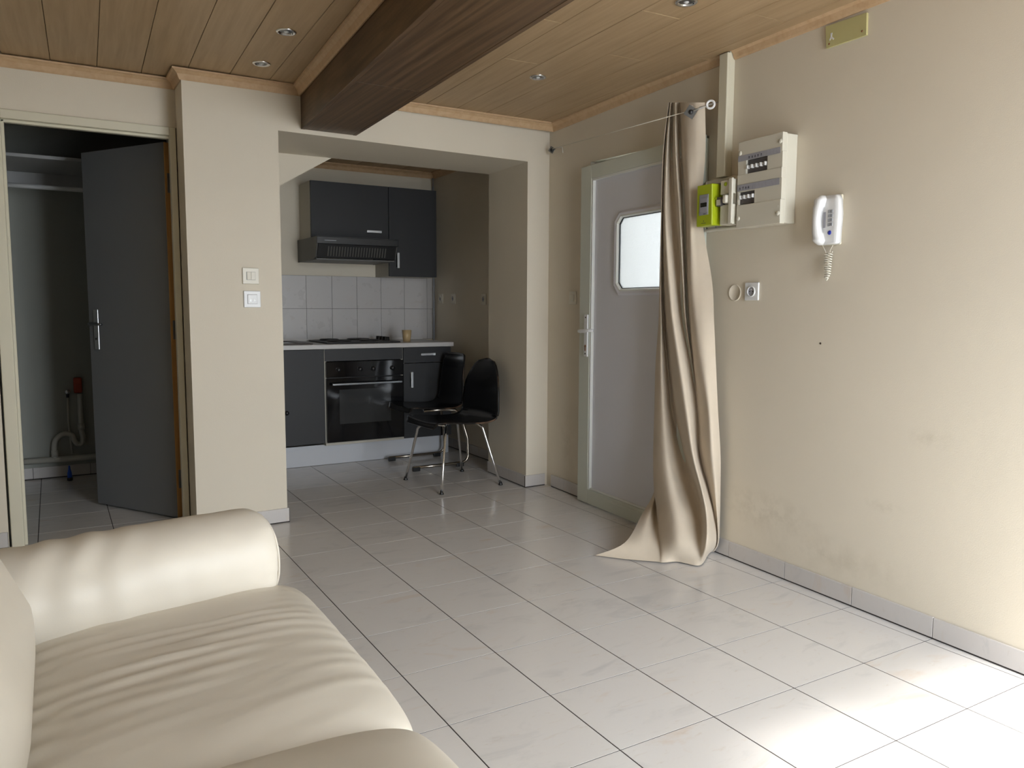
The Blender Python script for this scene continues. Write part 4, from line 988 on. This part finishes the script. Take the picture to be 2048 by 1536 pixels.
def wr(x, y, f):
    n1 = mnoise.noise(Vector((x * 2.2, y * 2.2, 0)))
    # creases running from the back to the front edge, fanning a little
    v = 0
    for (c, wdt, amp, x0, x1, sl) in ((.235, .012, .0050, -.95, -.42, .10), (.195, .011, .0056, -.93, -.39, .16), (.150, .014, .0065, -.92, -.40, .22), (.105, .013, .0060, -.93, -.44, .25), (.060, .014, .0050, -.94, -.52, .22), (.010, .016, .0036, -.94, -.56, .18), (-.045, .018, .0030, -.94, -.60, .12), (.215, .007, .0022, -.60, -.37, .05), (.175, .007, .0022, -.58, -.37, .02), (.128, .007, .0020, -.58, -.37, -.03)):
        xx = max(x0, min(x1, x)); env = max(0, 1 - ((x - (x0 + x1) / 2) / ((x1 - x0) / 2)) ** 2) if x0 < x < x1 else 0
        yy = c + sl * (x + .65) * .5 + .018 * mnoise.noise(Vector((x * 3.1, c * 20, 3)))
        v += 1.8 * amp * env * math.exp(-((y - yy) / wdt) ** 2) * (.7 + .6 * mnoise.noise(Vector((x * 5, c * 31, 9))))
    v += .0026 * mnoise.noise(Vector((x * 5, (y - .2 * x) * 30, 1.7))) + .004 * n1
    # radiating puckers at the back edge
    v += .0032 * sin(y * 95 + 2 * n1) * math.exp(-((x + .955) / .05) ** 2)
    return v * (f ** .5)
b = puff(-1.02, -0.345, -0.272, 0.560, 0.235, 0.375, 0.455, 4.5, 2.0, 130, 170, wr); b.build('seat_cushion', 'leather', sofa, smooth=True)
b = puff(-1.02, -0.350, -1.10, -0.266, 0.235, 0.375, 0.482, 4.0, 2.0, 90, 90, lambda x, y, f: (.003 * mnoise.noise(Vector((x * 3, y * 3, 4))) + .001 * mnoise.noise(Vector((x * 9, y * 20, 4)))) * f); b.build('seat_cushion', 'leather', sofa, smooth=True)
b = MB(); b.box(-1.40 - SO.x, -0.375 - SO.x, -1.22 - SO.y, 0.70 - SO.y, 0.045, 0.240, .02); b.build('base', 'leather', sofa)
for x, y in ((-1.33, -1.15), (-0.44, -1.15), (-1.33, 0.62), (-0.44, 0.62)):
    b = MB(); b.lathe([(0, 0.0005), (.018, .0005), (.024, .046), (0, .046)], (x - SO.x, y - SO.y, 0), 16); b.build('foot', 'black', sofa)
# rolled arms
def arm(A, B, ry, rz, name='arm', wrk=True):
    A, B = Vector(A), Vector(B); d = (B - A); L_ = d.length; d.normalize(); sdir = Vector((0, 0, 1)).cross(d).normalized()
    rows = []; n_ = 90
    for i in range(n_ + 1):
        t = i / n_
        if t > .93: e = sqrt(max(0, 1 - ((t - .93) / .07) ** 2)); e = .80 + .20 * e
        else: e = 1
        if t > .999: e = .80
        row = []
        for k in range(64):
            a = 2 * pi * k / 64; yy, zz = cos(a), sin(a)
            sq = 1.0
            bul = 1 + .03 * sin(pi * t)
            p = A + d * (L_ * t) + sdir * (ry * e * bul * sgnp(yy, .9)) + Vector((0, 0, rz * e * bul * sgnp(zz, .9)))
            if wrk:
                nrm = (sdir * yy + Vector((0, 0, zz)))
                s_ = L_ * t
                w_ = .005 * mnoise.noise(Vector((s_ * 5, a * 1.4, 2))) + .0025 * sin(s_ * 60 + 3 * a + 2 * mnoise.noise(Vector((s_ * 4, a, 7)))) * math.exp(-((s_ - .22) / .14) ** 2) + .0016 * mnoise.noise(Vector((s_ * 22, a * 2, 5)))
                w_ += .0035 * sin(a * 22) * math.exp(-((t - .965) / .03) ** 2) * (1 if zz < .2 else .3)
                p = p + nrm * w_
            row.append(p - SO)
        rows.append(row)
    b = MB(); b.grid(rows, closed=True)
    # end disc, slightly domed, with a piped seam
    ec = A + d * (L_ + .004)
    def disc(e, dx): return [A + d * (L_ + dx) + sdir * (ry * e * sgnp(cos(2 * pi * k / 64), .9)) + Vector((0, 0, rz * e * sgnp(sin(2 * pi * k / 64), .9))) - SO for k in range(64)]
    b.grid([disc(.80, 0), disc(.75, .008), disc(.55, .016), disc(.3, .020), disc(.02, .021)], closed=True)
    b.grid([disc(.02, -L_), disc(1.0, -L_)], closed=True)
    bmesh.ops.recalc_face_normals(b.bm, faces=b.bm.faces[:])
    o = b.build(name, 'leather', sofa, smooth=True)
    b = MB(); b.tube(disc(.81, .001), .0028, 8, closed=True); b.build('piping', 'leather', o)
    return o
arm((-1.10, 0.435, 0.490), (-0.440, 0.575, 0.490), 0.135, 0.125)
b = MB(); b.prism([(-1.38 - SO.x, .43 - SO.y), (-.46 - SO.x, .52 - SO.y), (-.46 - SO.x, .70 - SO.y), (-1.38 - SO.x, .62 - SO.y)], .241, .45, bev=.02); b.build('arm_panel', 'leather', sofa)
arm((-1.10, -1.17, 0.490), (-0.460, -1.20, 0.490), 0.10, 0.12, wrk=False)
# back: two thick leaning cushions on a frame
def backc(y0, y1, name='back_cushion'):
    cx, cz = -1.095, .62; hx_, hy_, hz_ = .150, (y1 - y0) / 2, .27; cy = (y0 + y1) / 2; R_ = []
    n1, n2 = 60, 80
    b = MB(); rows = []
    for i in range(n1 + 1):
        ph = -pi / 2 + pi * i / n1; row = []
        for k in range(n2):
            th = 2 * pi * k / n2
            x = sgnp(cos(ph), .55) * sgnp(cos(th), .7); y = sgnp(cos(ph), .55) * sgnp(sin(th), .45); z = sgnp(sin(ph), .55)
            row.append(Vector((cx + hx_ * x - .42 * max(0, hz_ * z + .06), cy + hy_ * y, cz + hz_ * z)) + Vector((.003 * mnoise.noise(Vector((x * 2, y * 4, z * 4))), 0, 0)) - SO)
        rows.append(row)
    b.grid(rows, closed=True); bmesh.ops.remove_doubles(b.bm, verts=b.bm.verts[:], dist=1e-4); bmesh.ops.recalc_face_normals(b.bm, faces=b.bm.faces[:])
    return b.build(name, 'leather', sofa, smooth=True)
backc(-0.34, 0.345); backc(-1.04, -0.35)
b = MB(); b.box(-1.44 - SO.x, -1.24 - SO.x, -1.22 - SO.y, 0.66 - SO.y, .10, .80, .05, seg=4); b.build('back_frame', 'leather', sofa, smooth=False)
